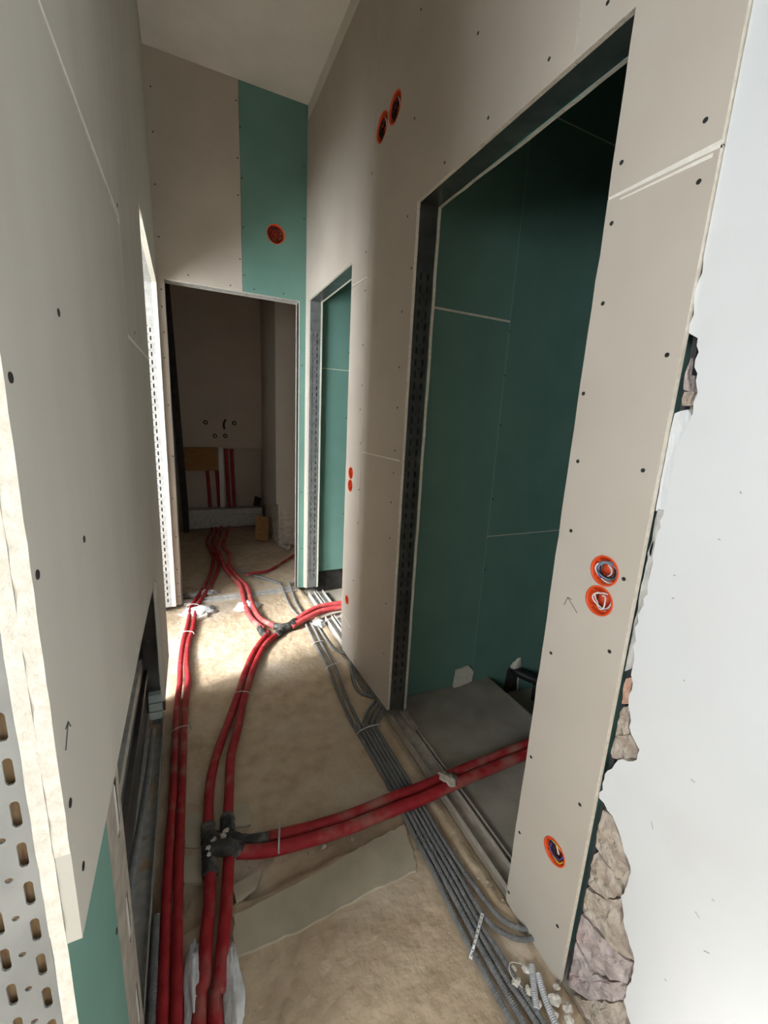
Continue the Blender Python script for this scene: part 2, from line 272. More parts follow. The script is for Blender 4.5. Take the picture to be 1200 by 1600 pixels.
STONES = [[(0.502, 1.537), (0.485, 1.529), (0.477, 1.478), (0.493, 1.481)],
[(0.49, 1.478), (0.466, 1.477), (0.468, 1.453), (0.49, 1.453)],
[(0.512, 1.278), (0.485, 1.281), (0.485, 1.219), (0.509, 1.21)],
[(0.516, 1.188), (0.496, 1.194), (0.493, 1.164), (0.512, 1.161)],
[(0.496, 0.888), (0.475, 0.898), (0.47, 0.837), (0.49, 0.826)],
[(0.493, 0.805), (0.471, 0.831), (0.457, 0.775), (0.487, 0.744)],
[(0.501, 0.733), (0.459, 0.77), (0.436, 0.751), (0.437, 0.729), (0.486, 0.688)],
[(0.49, 0.549), (0.458, 0.553), (0.434, 0.526), (0.403, 0.472), (0.422, 0.427), (0.473, 0.441), (0.488, 0.444)],
[(0.492, 0.391), (0.476, 0.435), (0.421, 0.421), (0.407, 0.398), (0.433, 0.35), (0.485, 0.331)],
[(0.493, 0.313), (0.433, 0.349), (0.406, 0.392), (0.388, 0.331), (0.358, 0.28), (0.384, 0.258), (0.488, 0.246)],
[(0.49, 0.236), (0.386, 0.255), (0.358, 0.268), (0.357, 0.213), (0.427, 0.131), (0.491, 0.158)],
[(0.493, 0.147), (0.429, 0.123), (0.358, 0.203), (0.361, 0.154), (0.428, 0.043), (0.485, -0.009)],
[(0.486, -0.025), (0.431, 0.035), (0.36, 0.148), (0.338, 0.099), (0.456, -0.124)]]
ARROW_R = [(0.616, 0.982), (0.648, 1.008), (0.655, 0.985), (0.637, 1.007)]
ARROW_L = [(0.429, 1.077), (0.447, 1.095), (0.437, 1.094), (0.453, 1.085)]
MORTAR = [(-0.047, 0.853, 0.0), (0.043, 0.795, 0.0), (0.878, 1.127, 0.0), (0.369, 2.984, 0.0), (0.022, 2.953, 0.0), (0.739, 2.621, 0.0), (0.232, 1.125, 0.0)]
CEM = [(0.06, 0.975, 0.0), (0.177, 0.982, 0.0), (0.319, 0.996, 0.0), (0.457, 1.014, 0.0), (0.638, 1.029, 0.0), (0.622, 0.938, 0.0), (0.6, 0.878, 0.0), (0.402, 0.877, 0.0), (0.244, 0.866, 0.0), (0.123, 0.871, 0.0), (0.052, 0.878, 0.0)]
PLATES = [[(-0.073, 1.357, 0.0), (-0.005, 1.348, 0.0), (-0.01, 1.214, 0.0), (-0.063, 1.236, 0.0)],
[(0.03, 1.338, 0.0), (0.145, 1.327, 0.0), (0.142, 1.235, 0.0), (0.032, 1.256, 0.0)],
[(-0.078, 1.21, 0.0), (-0.011, 1.203, 0.0), (0.01, 1.094, 0.0), (-0.067, 1.123, 0.0)],
[(0.062, 1.059, 0.0), (0.151, 1.071, 0.0), (0.129, 1.03, 0.0), (0.071, 1.005, 0.0)]]
FLAP = [(0.511, 1.403), (0.494, 1.439), (0.471, 1.446), (0.459, 1.432), (0.463, 1.405), (0.472, 1.372), (0.47, 1.306), (0.471, 1.26), (0.501, 1.253), (0.508, 1.325)]
SCUFFS = [[(0.362, 1.315), (0.359, 1.312)],
[(0.377, 1.23), (0.373, 1.229)],
[(0.434, 1.143), (0.43, 1.143)],
[(0.452, 0.895), (0.433, 0.899)],
[(0.277, 0.536), (0.269, 0.531)],
[(0.251, 0.478), (0.243, 0.484)],
[(0.332, 0.779), (0.325, 0.779)],
[(0.295, 0.337), (0.291, 0.335)],
[(0.428, 1.098), (0.424, 1.101)],
[(0.253, 0.648), (0.256, 0.688)],
[(0.319, 0.717), (0.303, 0.719)],
[(0.379, 0.633), (0.373, 0.621)],
[(0.38, 0.956), (0.377, 0.955)],
[(0.26, 0.589), (0.256, 0.589)]]

# ======================= SETTING =======================
H = 3.352; XR = .81; XL = -.118; YF = 3.135
# ---- ceiling and floors ----
tag(box('ceiling', -2.6, 3.0, -2.9, 6.0, H, H+.2, CEIL), kind='structure')
def fh(x, y):
    z = .005*noise.noise(Vector((x*5, y*5, 1))) + .0032*noise.noise(Vector((x*19, y*19, 4))) + .0030*abs(noise.noise(Vector((x*42, y*42, 2)))) + .0012*noise.noise(Vector((x*75, y*75, 5)))
    # rough trench cut across the screed
    e0 = 1.00 + .05*x + .012*noise.noise(Vector((x*9, 0, 0))); e1 = 1.17 + .03*noise.noise(Vector((x*7, 3, 0)))
    if x < .62:
        t = min(max((y-e0)/.012, 0), 1) * min(max((e1-y)/.05, 0), 1) * min(max((.62-x)/.15, 0), 1)
        z -= .024*t*(1+.5*noise.noise(Vector((x*14, y*14, 9))))
    # groove under the left hand pipes
    if x < -.06: z -= .010*min((-.06-x)/.03, 1)
    # mortar ridge beside the conduits
    t = math.exp(-((x-.785)/.02)**2)
    if y > .55: z += .010*t*(1+.6*noise.noise(Vector((x*30, y*22, 0))))
    return z - .004
def grid_floor(name, xs, ys, f, m_, zb=-.16):
    nx, ny = len(xs), len(ys); V = [(x, y, f(x, y)) for y in ys for x in xs]
    F = [(j*nx+i, j*nx+i+1, (j+1)*nx+i+1, (j+1)*nx+i) for j in range(ny-1) for i in range(nx-1)]
    b = len(V); per = [i for i in range(nx)]+[j*nx+nx-1 for j in range(1, ny)]+[(ny-1)*nx+i for i in range(nx-2, -1, -1)]+[j*nx for j in range(ny-2, 0, -1)]
    V += [(V[i][0], V[i][1], zb) for i in per]; n = len(per)
    F += [(per[i], per[(i+1) % n], b+(i+1) % n, b+i) for i in range(n)]
    F.append(tuple(b+i for i in range(n)))
    return mesh_obj(name, V, F, m_, smooth=True, rebase=False)
def lin(a, b, s): n = int(round((b-a)/s)); return [a+(b-a)*i/n for i in range(n+1)]
floor = tag(grid_floor('floor', lin(-.243, .818, .0105), lin(-.9, 3.24, .0115), fh, SCREED), kind='structure')
tag(box('floor_behind', -.243, .84, -2.9, -.9, -.16, -.004, SCREED), kind='structure')
tag(box('floor_left_room', -2.6, -.243, -2.9, 6.0, -.16, -.004, SLAB), kind='structure')
tag(grid_floor('floor_far_room', lin(-.243, 2.4, .05), lin(3.24, 5.6, .05), lambda x, y: .006*noise.noise(Vector((x*4, y*4, 0)))-.004, SCREED), kind='structure')
tag(box('floor_dark_room', .818, 1.50, .30, 1.66, -.16, -.002, SLAB), kind='structure')
tag(box('floor_pit', 1.50, 2.6, .30, 1.66, -.26, -.16, SLAB), kind='structure')
tag(box('floor_second_room', .818, 2.4, 1.66, 3.24, -.16, -.004, SLAB), kind='structure')
cem = plate('cement_band', 'z', -.006, .006, jag([p[:2] for p in CEM]+[CEM[0][:2]], .004, .02)[:-1], CEMENT, CEMENT, floor)
for pl in PLATES: plate('flat_mortar_patch', 'z', -.012, .004+random.uniform(-.003, .003), jag([p[:2] for p in pl]+[pl[0][:2]], .003, .02)[:-1], CEMENT, CEMENT, floor)

# ---- right hand wall: boards on studs, two door openings ----
wr = empty('wall_right', (.86, 1.8, 0), kind='structure')
x0, x1 = XR, XR+.0125
ZJ1, ZJ2, ZJ3 = 1.866, 1.235, 2.052
g = .0012
DY0, DY1, DH = .70, 1.54, 2.188       # big door
EY0, EY1, EH = 2.215, 3.06, 2.178     # second door
TOPR = 3.257
def brd(poly, m_=CARD, ax='x', d=(x0, x1), par=wr, edge=GYPS): return plate('plasterboard', ax, d[0], d[1], poly, m_, edge, par)
e0 = .494
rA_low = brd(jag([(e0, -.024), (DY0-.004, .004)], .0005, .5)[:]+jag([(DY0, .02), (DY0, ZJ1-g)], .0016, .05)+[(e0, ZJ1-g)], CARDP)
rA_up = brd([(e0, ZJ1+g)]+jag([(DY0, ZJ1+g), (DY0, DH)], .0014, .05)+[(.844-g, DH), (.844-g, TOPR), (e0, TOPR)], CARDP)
rB_up = brd([(.844+g, DH), (DY1, DH), (DY1, ZJ2+g), (1.99-g, ZJ2+g), (1.99-g, TOPR), (.844+g, TOPR)])
rB_low = brd([(DY1, .048), (1.99-g, .022), (1.99-g, ZJ2-g), (DY1, ZJ2-g)])
rC_low = brd([(1.99+g, .022)]+jag([(EY0-.03, .012), (EY0, .16), (EY0, ZJ3-g)], .0012, .06)+[(1.99+g, ZJ3-g)])
rC_up = brd([(1.99+g, ZJ3+g), (EY0, ZJ3+g), (EY0, EH), (EY1, EH), (EY1, .06), (3.133, .04), (3.133, TOPR), (1.99+g, TOPR)])
RB = [rA_low, rA_up, rB_up, rB_low, rC_low, rC_up]
def rboard(y, z):
    if y < .844 and (y < DY0+.01): return rA_low if z < ZJ1 else rA_up
    if y < .844: return rA_up
    if y < 1.99: return rB_low if z < ZJ2 and y > 1.5 else rB_up
    return rC_low if z < ZJ3 and y < 2.3 else rC_up
# white bevelled board joints (cut edges showing gypsum)
def joint(y0, y1, z0, z1, wd=.004):
    return plate('gypsum_joint', 'x', x0-.0007, x0+.004, [(y0, z0-wd*.3), (y1, z1-wd*.7), (y1, z1+wd*.7), (y0, z0+wd*.3)], JOINT, JOINT, wr)
joint(DY0-.002, e0, ZJ1, ZJ1, .008); joint(DY0-.03, e0+.01, ZJ1-.011, ZJ1-.012, .0045); joint(1.985, DY1+.02, ZJ2, ZJ2, .004); joint(EY0-.01, 1.995, ZJ3+.012, ZJ3, .004); joint(EY0-.03, 2.06, .245, .22, .003)
# room side skin of the same wall
xi0, xi1 = XR+.0875, XR+.1
def inner(poly): return plate('room_side_plasterboard', 'x', xi0, xi1, poly, GREEN, GYPS, wr)
inner([(.40, -.1), (DY0, -.02), (DY0, H), (.40, H)]); inner([(DY0+g, DH-.002)]+jag([(DY0+g, DH-.002), (DY1-.006, DH-.002)], .002, .05)[1:]+[(DY1-.006, H), (DY0+g, H)])
inner(jag([(DY1-.006, H), (DY1-.006, .02)], .002, .06)+[(1.70, .02), (1.70, H)]); inner([(1.75, 0), (EY0, 0), (EY0, H), (1.75, H)])
inner([(EY0+g, EH), (EY1-.004, EH), (EY1-.004, H), (EY0+g, H)]); inner(jag([(EY1-.004, H), (EY1-.004, .06)], .0015, .06)+[(3.3, .06), (3.3, H)])
# plaster of the old wall above the boards
tag(box('trim_1', XR+.003, XR+.1, .40, 3.235, TOPR+.0005, H-.0005, BAND), kind='structure')
for (y, z) in SCREW_R: screw('x', x0, y, z, -1, rboard(y, z))
def pencil(pts, f, par):
    for i, (a, b) in enumerate(pts):
        tube('pencil_stroke', [f(*a), f(*b)], .0008, PENCIL, par, seg=4, step=.5)
pencil([(ARROW_R[0], ARROW_R[1]), (ARROW_R[1], ARROW_R[2]), (ARROW_R[1], ARROW_R[3])], lambda u, v: (x0, u, v), rA_low)

# ---- steel studs and door linings, right wall ----
def stud_frame(name, label, yj, sgn, y_other, zh, zb, ST):
    t = empty(name, (XR+.05, (yj+y_other)/2, 0), label, 'door frame')
    S = []; z = .10
    while z < zh-.20-zb:
        S += [(.022, z, .006, .027), (.053, z+.0, .006, .027)]
        if int(z*100) % 3 == 0: S.append((.0375, z+.022, .006, .006))
        z += .045
    V, F = slotted('web', .075, zh-zb, S)
    mesh_obj('jamb_stud', [(x1+u, yj+sgn*d, zb+v) for u, v, d in V], F, ST, t)
    for xx in (x1+.0003, xi0-.0023): box('stud_flange', xx, xx+.002, min(yj+sgn*.002, yj+sgn*.042), max(yj+sgn*.002, yj+sgn*.042), zb, zh, ST, t)
    box('overlap_plate', x1+.001, xi0-.001, yj-sgn*.0018 if sgn > 0 else yj, yj if sgn > 0 else yj-sgn*.0018, zh-.20, zh-.001, ST, t)
    a, b = min(yj, y_other), max(yj, y_other)
    box('header_track', x1, xi0, a-.03, b+.03, zh, zh+.0025, STEEL, t)
    for xx in (x1+.0003, xi0-.0023): box('header_flange', xx, xx+.002, a-.03, b+.03, zh+.0025, zh+.042, STEEL, t)
    box('jamb_stud', x1, xi0, y_other-sgn*.002 if sgn > 0 else y_other, y_other if sgn > 0 else y_other-sgn*.002, zb, zh, ST, t)
    return t
stud_frame('steel_door_frame', 'slotted galvanised steel stud frame of the large doorway into the dark green room', DY1, 1, DY0, DH, .045, STEEL)
stud_frame('steel_door_frame', 'slotted galvanised steel stud frame of the narrow second doorway beside the far wall', EY1, 1, EY0, EH, .06, STEELM)
tag(box('pier_stud', x1+.014, xi0-.001, .4835, .4935, -.02, TOPR, mat('shade_coloured_track', (.05, .05, .055), None, .6)), 'steel stud in painted shade showing in the gap beside the broken plaster', 'stud')  # near-black colour stands for the shade inside the gap

# ---- masonry wall nearest the camera on the right ----
wn = empty('wall_near_right', (.86, -.5, 0), kind='structure')
mz = lin(-.05, H-.001, .02); my = lin(.10, .477, .013)
V = []; n = len(my)
for z in mz:
    for y in my:
        V.append((.842+.012*noise.noise(Vector((y*16, z*11, 0)))+.008*noise.noise(Vector((y*45, z*35, 2))), y, z))
k = len(V); V += [(.91, y, z) for z in mz for y in my]
F = [(j*n+i, j*n+i+1, (j+1)*n+i+1, (j+1)*n+i) for j in range(len(mz)-1) for i in range(n-1)]
F += [tuple(a+k for a in reversed(f)) for f in F[:]]
F += [(j*n+n-1, k+j*n+n-1, k+(j+1)*n+n-1, (j+1)*n+n-1) for j in range(len(mz)-1)]
mesh_obj('rubble_core', V, F, RUBBLE, wn, smooth=True)
top = [(e0-.002, H-.001), (e0-.002, 1.70)]
skin = [(min(y, e0-.002), z) for y, z in SKIN]
def rough_edge(p, amp, step):
    return jag(p, amp, step)
edge = rough_edge(top[1:]+skin, .0035, .012)
plate('plaster_skin', 'x', .818, .8445, [(-2.6, -.05)]+[(-2.6, H-.001)]+top[:1]+edge+[(.31, -.05)], WHITE, GYPS, wn)
# grey render coat and loose plaster flap where the paint layer has come away
def broken(name, poly, d_front, m_, amp, sd, cap=.4925, dome=.006):
    bm = bmesh.new(); pts = [(min(y, cap), max(z, -.04)) for y, z in jag(poly+[poly[0]], .0025, .012)[:-1]]
    cy = sum(p[0] for p in pts)/len(pts); cz = sum(p[1] for p in pts)/len(pts); rr = max(math.hypot(p[0]-cy, p[1]-cz) for p in pts)
    n_ = len(pts); vf = [bm.verts.new((d_front, y, z)) for y, z in pts]; c = bm.verts.new((d_front, cy, cz)); vb = [bm.verts.new((.850, y, z)) for y, z in pts]
    ff = [bm.faces.new((vf[a], vf[(a+1) % n_], c)) for a in range(n_)]
    for a in range(n_): bm.faces.new((vb[a], vb[(a+1) % n_], vf[(a+1) % n_], vf[a]))
    ed = list({e for f in ff for e in f.edges if c in e.verts})
    bmesh.ops.subdivide_edges(bm, edges=ed, cuts=5, use_grid_fill=False)
    bmesh.ops.triangulate(bm, faces=[f for f in bm.faces if len(f.verts) > 4])
    for v in bm.verts:
        if v.co.x < .849:
            q = Vector((v.co.y*55, v.co.z*30, sd)); e_ = math.hypot(v.co.y-cy, v.co.z-cz)/rr
            v.co.x += amp*(noise.noise(q)+.6*noise.noise(q*2.7)+.35*noise.noise(q*6)) - dome*(1-min(e_, 1)**2) + dome*.5
    bm.verts.index_update(); V = [tuple(v.co) for v in bm.verts]; F = [tuple(v.index for v in f.verts) for f in bm.faces]; bm.free()
    return mesh_obj(name, V, F, m_, wn)
broken('render_coat', RENDER, .8265, GRENDER, .005, 1.5, dome=.001)
broken('plaster_flap', FLAP, .8225, WHITE, .002, 2.5, dome=.001)
for i, st in enumerate(STONES):
    if i == 2: continue
    broken('brick' if i in (3, 4) else 'stone', st, .8275 if i != 3 else .8225, BRICK if i in (3, 4) else (STONE2 if i in (0, 10, 11) else STONE), .006, i*3.7, cap=.487 if i < 7 else .483)
for a, b in [q for k_, q in enumerate(SCUFFS) if k_ not in (3, 9, 10)]: tube('scuff_mark', [(.818, a[0], a[1]), (.818, b[0], b[1])], .0009, mat('grey_scuff', (.42, .42, .42)), wn, seg=4, step=.5)

# ---- far wall with doorway ----
wf = empty('wall_far', (.35, YF+.05, 0), kind='structure')
FX0, FX1, FH = -.075, .765, 2.178
fb_l = plate('plasterboard', 'y', YF, YF+.0125, [(XL-.02, .26), (-.082, .26)]+jag([(-.08, .26), (FX0, FH)], .0012, .08)+[(.386-g, FH+.002), (.386-g, H-.001), (XL-.02, H-.001)], CARD, GYPS, wf)
fb_s = plate('plasterboard', 'y', YF, YF+.0125, [(XL-.02, .02), (-.084, .02), (-.081, .2585), (XL-.02, .2585)], CARD, GYPS, wf)
fb_g = plate('plasterboard', 'y', YF, YF+.0125, [(.386+g, FH+.002), (FX1, FH+.004), (FX1, .04), (XR+.03, .03), (XR+.03, H-.001), (.386+g, H-.001)], GREEN, GYPS, wf)
plate('room_side_plasterboard', 'y', YF+.0875, YF+.1, [(XL-.13, -.05), (FX0, -.05), (FX0, FH), (FX1, FH), (FX1, -.05), (2.4, -.05), (2.4, H), (XL-.13, H)], CARD, GYPS, wf)
for (u, z) in SCREW_F: screw('y', YF, u, z, -1, fb_g if u > .386 else (fb_l if z > .26 else fb_s))
t = empty('steel_door_frame', (.35, YF+.05, 0), 'thin galvanised steel lining of the doorway in the far wall', 'door frame')
box('header_track', FX0-.02, FX1+.02, YF+.0128, YF+.0872, FH, FH+.002, STEELD, t)
box('jamb_stud', FX0-.002, FX0, YF+.0128, YF+.0872, .02, FH, STEEL, t); box('jamb_stud', FX1, FX1+.002, YF+.0128, YF+.0872, .02, FH, STEEL, t)

# ---- left hand wall: double boards, open service niche, far opening ----
wl = empty('wall_left', (-.18, 1.6, 0), kind='structure')
OY0, OY1, OH = 1.985, 3.092, 2.140
NJ = .405; NZ = .862
def lbrd(poly, m_=CARDG, d=(XL-.0125, XL), name='plasterboard', edge=GYPS): return plate(name, 'x', d[0], d[1], poly, m_, edge, wl)
lA = lbrd([(NJ, .982), (1.27-g, .982), (1.27-g, 1.815-g)]+jag([(NJ, 1.80), (NJ, .982)], .0012, .02)[:-1])
lA2 = lbrd([(NJ+.001, NZ+.012), (.70, NZ+.004), (1.0, NZ-.004), (1.27-g, NZ-.015), (1.27-g, .9818), (NJ+.001, .9818)], edge=CARDG)
lB = lbrd([(NJ, 1.80+g), (1.27-g, 1.83+g), (1.27-g, H-.001), (NJ, H-.001)])
lC = lbrd([(1.27+g, NZ-.017), (1.46, NZ-.03), (1.54, .83), (1.585, .80), (1.597, .70), (1.60, .31), (OY0, .28), (OY0, 1.585-g), (1.27+g, 1.57-g)], edge=CARDG)
lD = lbrd([(1.27+g, 1.57+g), (OY0, 1.585+g)]+jag([(OY0, 1.6), (OY0, OH), (OY1, OH), (OY1, .03)], .0014, .05)+[(3.133, .03), (3.133, H-.001), (1.27+g, H-.001)])
def ljoint(y0, z0, y1, z1, wd): plate('gypsum_joint', 'x', XL-.004, XL+.0006, [(y0, z0-wd/2), (y1, z1-wd/2), (y1, z1+wd/2), (y0, z0+wd/2)], JOINT, JOINT, wl)
ljoint(NJ, 1.8, 1.27, 1.83, .0065); ljoint(1.27, 1.571, OY0-.01, 1.586, .0075)
# second layer
lI = lbrd([(NJ, NZ+.03), (1.27, NZ+.02), (1.72, .86), (1.72, .30), (OY0, .27), (OY0, OH), (OY1, OH), (OY1, .03), (3.133, .03), (3.133, H-.001)]+jag([(NJ, H-.001), (NJ, NZ+.03)], .0012, .02)[:-1], CARD, (XL-.025, XL-.0127), 'second_layer_plasterboard')
lG = lbrd([(.607, .0), (.604, NZ+.0295)]+jag([(NJ+.001, NZ+.0295), (NJ+.001, 0)], .001, .03), GREEN, (XL-.025, XL-.0128), 'second_layer_plasterboard')
# skin on the room side; unseen overhang into the opening added to shape the light patch
lbrd([(NJ, -.05), (OY0+.09, -.05), (OY0+.09, OH), (OY1, OH), (OY1, -.05), (3.3, -.05), (3.3, H), (NJ, H)], ROOMW, (-.243, -.218), 'room_side_plasterboard')
for (y, z) in SCREW_L:
    if y > NJ+.006: screw('x', XL, y, z, 1, (lA if z > .982 else lA2) if (y < 1.27 and z < 1.81) else (lB if y < 1.27 else lC if z < 1.57 else lD))
screw('x', XL-.0127, .592, .865, 1, lG); screw('x', XL-.0127, .592, .62, 1, lG); screw('x', XL, .435, .93, 1, lA2)
pencil([(ARROW_L[0], ARROW_L[1]), (ARROW_L[1], ARROW_L[2]), (ARROW_L[1], ARROW_L[3])], lambda u, v: (XL, u, v), lA)
tag(box('wall_left_header', -.243, XL, YB, NJ, 2.45, H, ROOMW), kind='structure')

def slots_for(h, zb, cols, pitch=.045, sw=.0072, sh=.0285, off=0, holes=None):
    S = []; k = 0; z = zb
    while z < h-.05:
        for c, o in cols: S.append((c, z+o, sw, sh))
        if holes is not None: S.append((holes, z+pitch*.5, .0062, .0062))
        z += pitch
    return S
# near jamb stud (left edge of the picture)
t = empty('slotted_steel_stud', (-.18, NJ+.02, 0), 'pale steel stud with oblong slots beside the thick board edge nearest the camera', 'stud')
V, F = slotted('web', .075, 2.14, slots_for(2.14, .05, [(.0092, 0.001), (.0342, .0235)], holes=.0218)+[], .002)
mesh_obj('stud_web', [(-.1432-u, NJ+.001+d, v) for u, v, d in V], F, mat('pale_galvanised_steel', (.27, .275, .265), (.36, .365, .35), .55, 9, metal=.3), t)
for xx in (-.1455, -.2175): box('stud_flange', xx, xx+.002, NJ+.003, NJ+.045, 0, 2.14, STEEL, t)
tag(box('timber_packing', -.2145, -.1475, NJ+.009, NJ+.042, 0, 2.14, WOOD), 'brown timber packing seen through the slots of the nearest stud', 'timber')
# far jamb stud of the far opening
t = empty('slotted_steel_stud', (-.18, OY1+.02, 0), 'sunlit slotted steel stud at the far side of the left hand opening', 'stud')
V, F = slotted('web', .075, OH-.03, slots_for(OH-.25, .05, [(.024, 0), (.050, 0)], pitch=.047, sw=.008, sh=.028, holes=.0375), .002)
mesh_obj('stud_web', [(-.1432-u, OY1+.001+d, .03+v) for u, v, d in V], F, STEELD, t)
for xx in (-.1455, -.2175): box('stud_flange', xx, xx+.002, OY1+.003, OY1+.040, .03, OH, STEELD, t)
box('slot_shade_strip', -.2150, -.1460, OY1+.030, OY1+.034, .03, OH, BLACK, t)  # added black strip gives the stud slots their inner shade
box('header_track', -.2175, -.1432, OY0-.02, OY1+.03, OH, OH+.002, STEELD, wl)
# near jamb stud of the far opening (its back shows inside the niche)
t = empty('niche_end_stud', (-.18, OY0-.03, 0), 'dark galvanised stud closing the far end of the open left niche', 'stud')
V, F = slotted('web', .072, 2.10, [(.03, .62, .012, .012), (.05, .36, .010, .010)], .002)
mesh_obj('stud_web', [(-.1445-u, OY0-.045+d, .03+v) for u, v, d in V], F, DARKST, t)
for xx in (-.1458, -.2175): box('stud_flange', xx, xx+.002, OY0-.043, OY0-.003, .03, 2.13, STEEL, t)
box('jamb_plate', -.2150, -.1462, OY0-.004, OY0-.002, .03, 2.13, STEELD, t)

# ---- rooms beyond and window walls ----
def window_wall(name, x, holes, y0, y1):
    e = empty(name, (x, (y0+y1)/2, 0), kind='structure'); yy = y0
    for (a, b, c, d) in sorted(holes):
        box('wall_panel', x-.25, x, yy, a, -.05, H, ROOMW, e); box('parapet', x-.25, x, a, b, -.05, c, ROOMW, e); box('lintel', x-.25, x, a, b, d, H, ROOMW, e); yy = b
    box('wall_panel', x-.25, x, yy, y1, -.05, H, ROOMW, e)
window_wall('wall_window_side', XW, WIN, -2.9, 6.0)
for i, (a, b, c, d) in enumerate(WIN):
    e = empty('window_%d' % (i+1), (XW-.15, (a+b)/2, c), kind='structure')
    boxes('window_frame', [(XW-.17, XW-.11, a, b, c, c+.05), (XW-.17, XW-.11, a, b, d-.05, d), (XW-.17, XW-.11, a, a+.05, c+.05, d-.05), (XW-.17, XW-.11, b-.05, b, c+.05, d-.05), (XW-.17, XW-.11, (a+b)/2-.03, (a+b)/2+.03, c+.05, d-.05)], PLASW, e)
    box('window_sill', XW-.11, XW+.05, a, b, c-.03, c, PLASW, e)
tag(box('wall_end_behind', -2.6, 1.0, YB-.25, YB, -.05, H, ROOMW), kind='structure')
tag(box('wall_left_room_end', -2.6, -.243, 4.3, 4.5, -.05, H, ROOMW), kind='structure')
tag(box('wall_right_behind', .845, 1.0, YB, .10, -.05, H, RUBBLE), kind='structure')
# dark green room
wg = empty('wall_dark_room', (1.7, 1.67, 0), kind='structure')
YG = 1.64
def gb(poly, name='plasterboard'): return plate(name, 'y', YG, YG+.0125, poly, GREEN, GYPS, wg)
g1 = gb([(.912, .012), (1.383-g, .0), (1.383-g, 1.872-g), (.912, 1.872-g)]); gb([(.912, 1.872+g), (1.383-g, 1.872+g), (1.383-g, H), (.912, H)])
g3 = gb([(1.383+g, -.2), (1.62, -.2), (1.64, .01), (1.68, .055), (1.72, .05), (1.735, -.02), (1.75, -.2), (2.55, -.2), (2.55, .84-g), (1.383+g, .84-g)]); g4 = gb([(1.383+g, .84+g), (2.55, .84+g), (2.55, 2.714-g), (1.383+g, 2.714-g)]); gb([(1.383+g, 2.714+g), (2.55, 2.714+g), (2.55, H), (1.383+g, H)])
for (u0, u1, z, wd) in ((.912, 1.383, 1.8725, .009), (1.383, 2.55, .84, .004), (1.383, 2.55, 2.714, .005)):
    plate('gypsum_joint', 'y', YG-.0006, YG+.004, [(u0, z-wd/2), (u1, z-wd/2), (u1, z+wd/2), (u0, z+wd/2)], GYPS, GYPS, wg)
plate('gypsum_joint', 'y', YG-.0006, YG+.003, [(1.3815, 0), (1.3845, 0), (1.3845, H), (1.3815, H)], mat('green_joint', (.25, .42, .38)), MATS['green_joint'], wg)
for (u, z) in SCREW_G: screw('y', YG, u, z, -1, g4 if z > .84 else g3)
box('partition_core', .912, 2.55, YG+.013, YG+.09, -.2, H, DARKB, wg)
tag(box('wall_dark_room_end', 2.55, 2.65, .2, 3.3, -.3, H, GREEN), kind='structure'); tag(box('wall_dark_room_near', .9105, 2.55, .28, .30, -.3, H, GREEN), kind='structure')
# second room
w2 = empty('wall_second_room', (1.7, 3.1, 0), kind='structure')
YS = 3.085
for (z0, z1) in ((.18, 1.745-g), (1.745+g, H)): plate('plasterboard', 'y', YS, YS+.0125, [(.912, z0), (2.5, z0), (2.5, z1), (.912, z1)], GREEN, GYPS, w2)
plate('gypsum_joint', 'y', YS-.0006, YS+.004, [(.912, 1.743), (2.5, 1.743), (2.5, 1.7475), (.912, 1.7475)], GYPS, GYPS, w2)
box('partition_core', .912, 2.5, YS+.02, YS+.12, -.05, H, DARKB, w2)
box('room_side_plasterboard', .912, 2.55, YG+.0905, YG+.103, -.05, H, GREEN, w2)
# far room
wb = empty('wall_far_room', (.4, 5.4, 0), kind='structure')
YB2 = 5.30
box('plasterboard', -.243, .84, YB2, YB2+.0125, .985, H, CARD, wb); box('recess_back', -.243, .84, 5.45, 5.50, -.05, 1.0, CARD, wb); box('recess_shelf', -.05, .84, YB2+.013, 5.449, .985, .9975, CARD, wb)
tag(box('wall_far_room_left', -.32, -.20, 3.24, 5.6, -.05, H, CARD), kind='structure')
tag(box('wall_far_room_right', 2.35, 2.45, 3.24, 5.6, -.05, H, CARD), kind='structure'); tag(box('wall_far_room_back', -.3, 2.45, 5.501, 5.6, -.05, H, CARD), kind='structure')
wp = empty('wall_far_room_pillar', (1.2, 4.8, 0), kind='structure')
boxes('pillar_core', [(.865, 2.35, 4.43, 5.50, -.05, H)], RUBBLE, wp)
plate('plaster_coat', 'y', 4.40, 4.43, [(.84, .47)]+jag([(.84, .47), (.90, .43), (.96, .36), (1.05, .33), (1.3, .36), (2.35, .35)], .008, .03)[1:]+[(2.35, H), (.84, H)], CARD, GYPS, wp)
plate('plaster_coat', 'x', .84, .865, [(4.431, .47), (4.7, .40), (5.3, .3), (5.3, H), (4.431, H)], CARD, GYPS, wp)

# ======================= PIPES =======================
def dust(i): return REDD if i else RED
def pipe(name, pts, r, label, m_=RED, ext=None, par=None):
    P = list(pts)
    if ext:
        d = (Vector(P[-1])-Vector(P[-2])); d.z = 0; d.x *= .15; d.normalize(); P.append(tuple(Vector(P[-1])+d*ext))
    o = tube(name, P, lambda i, s, a: r*(1+.035*noise.noise(Vector((s*9, a, r*100)))), m_, par, seg=14, step=.018)
    if label: tag(o, label, 'pipe', 'red sleeved heating pipes')
    return o
pipe('heating_pipe', PIPE_A, .0142, 'outermost red sleeved pipe, running along the left wall niche into the far room', ext=.5)
pipe('heating_pipe', PIPE_B, .0142, 'second red sleeved pipe from the left wall, running into the far room', ext=.5)
pipe('heating_pipe', PIPE_C, .0185, 'left red pipe of the pair curving through the middle of the far doorway', REDD)
pipe('heating_pipe', PIPE_D, .0185, 'right red pipe of the pair curving through the middle of the far doorway', REDD)
pipe('heating_pipe', PIPE_E1, .0172, 'left pipe of the middle red pair, between the two black taped fittings')
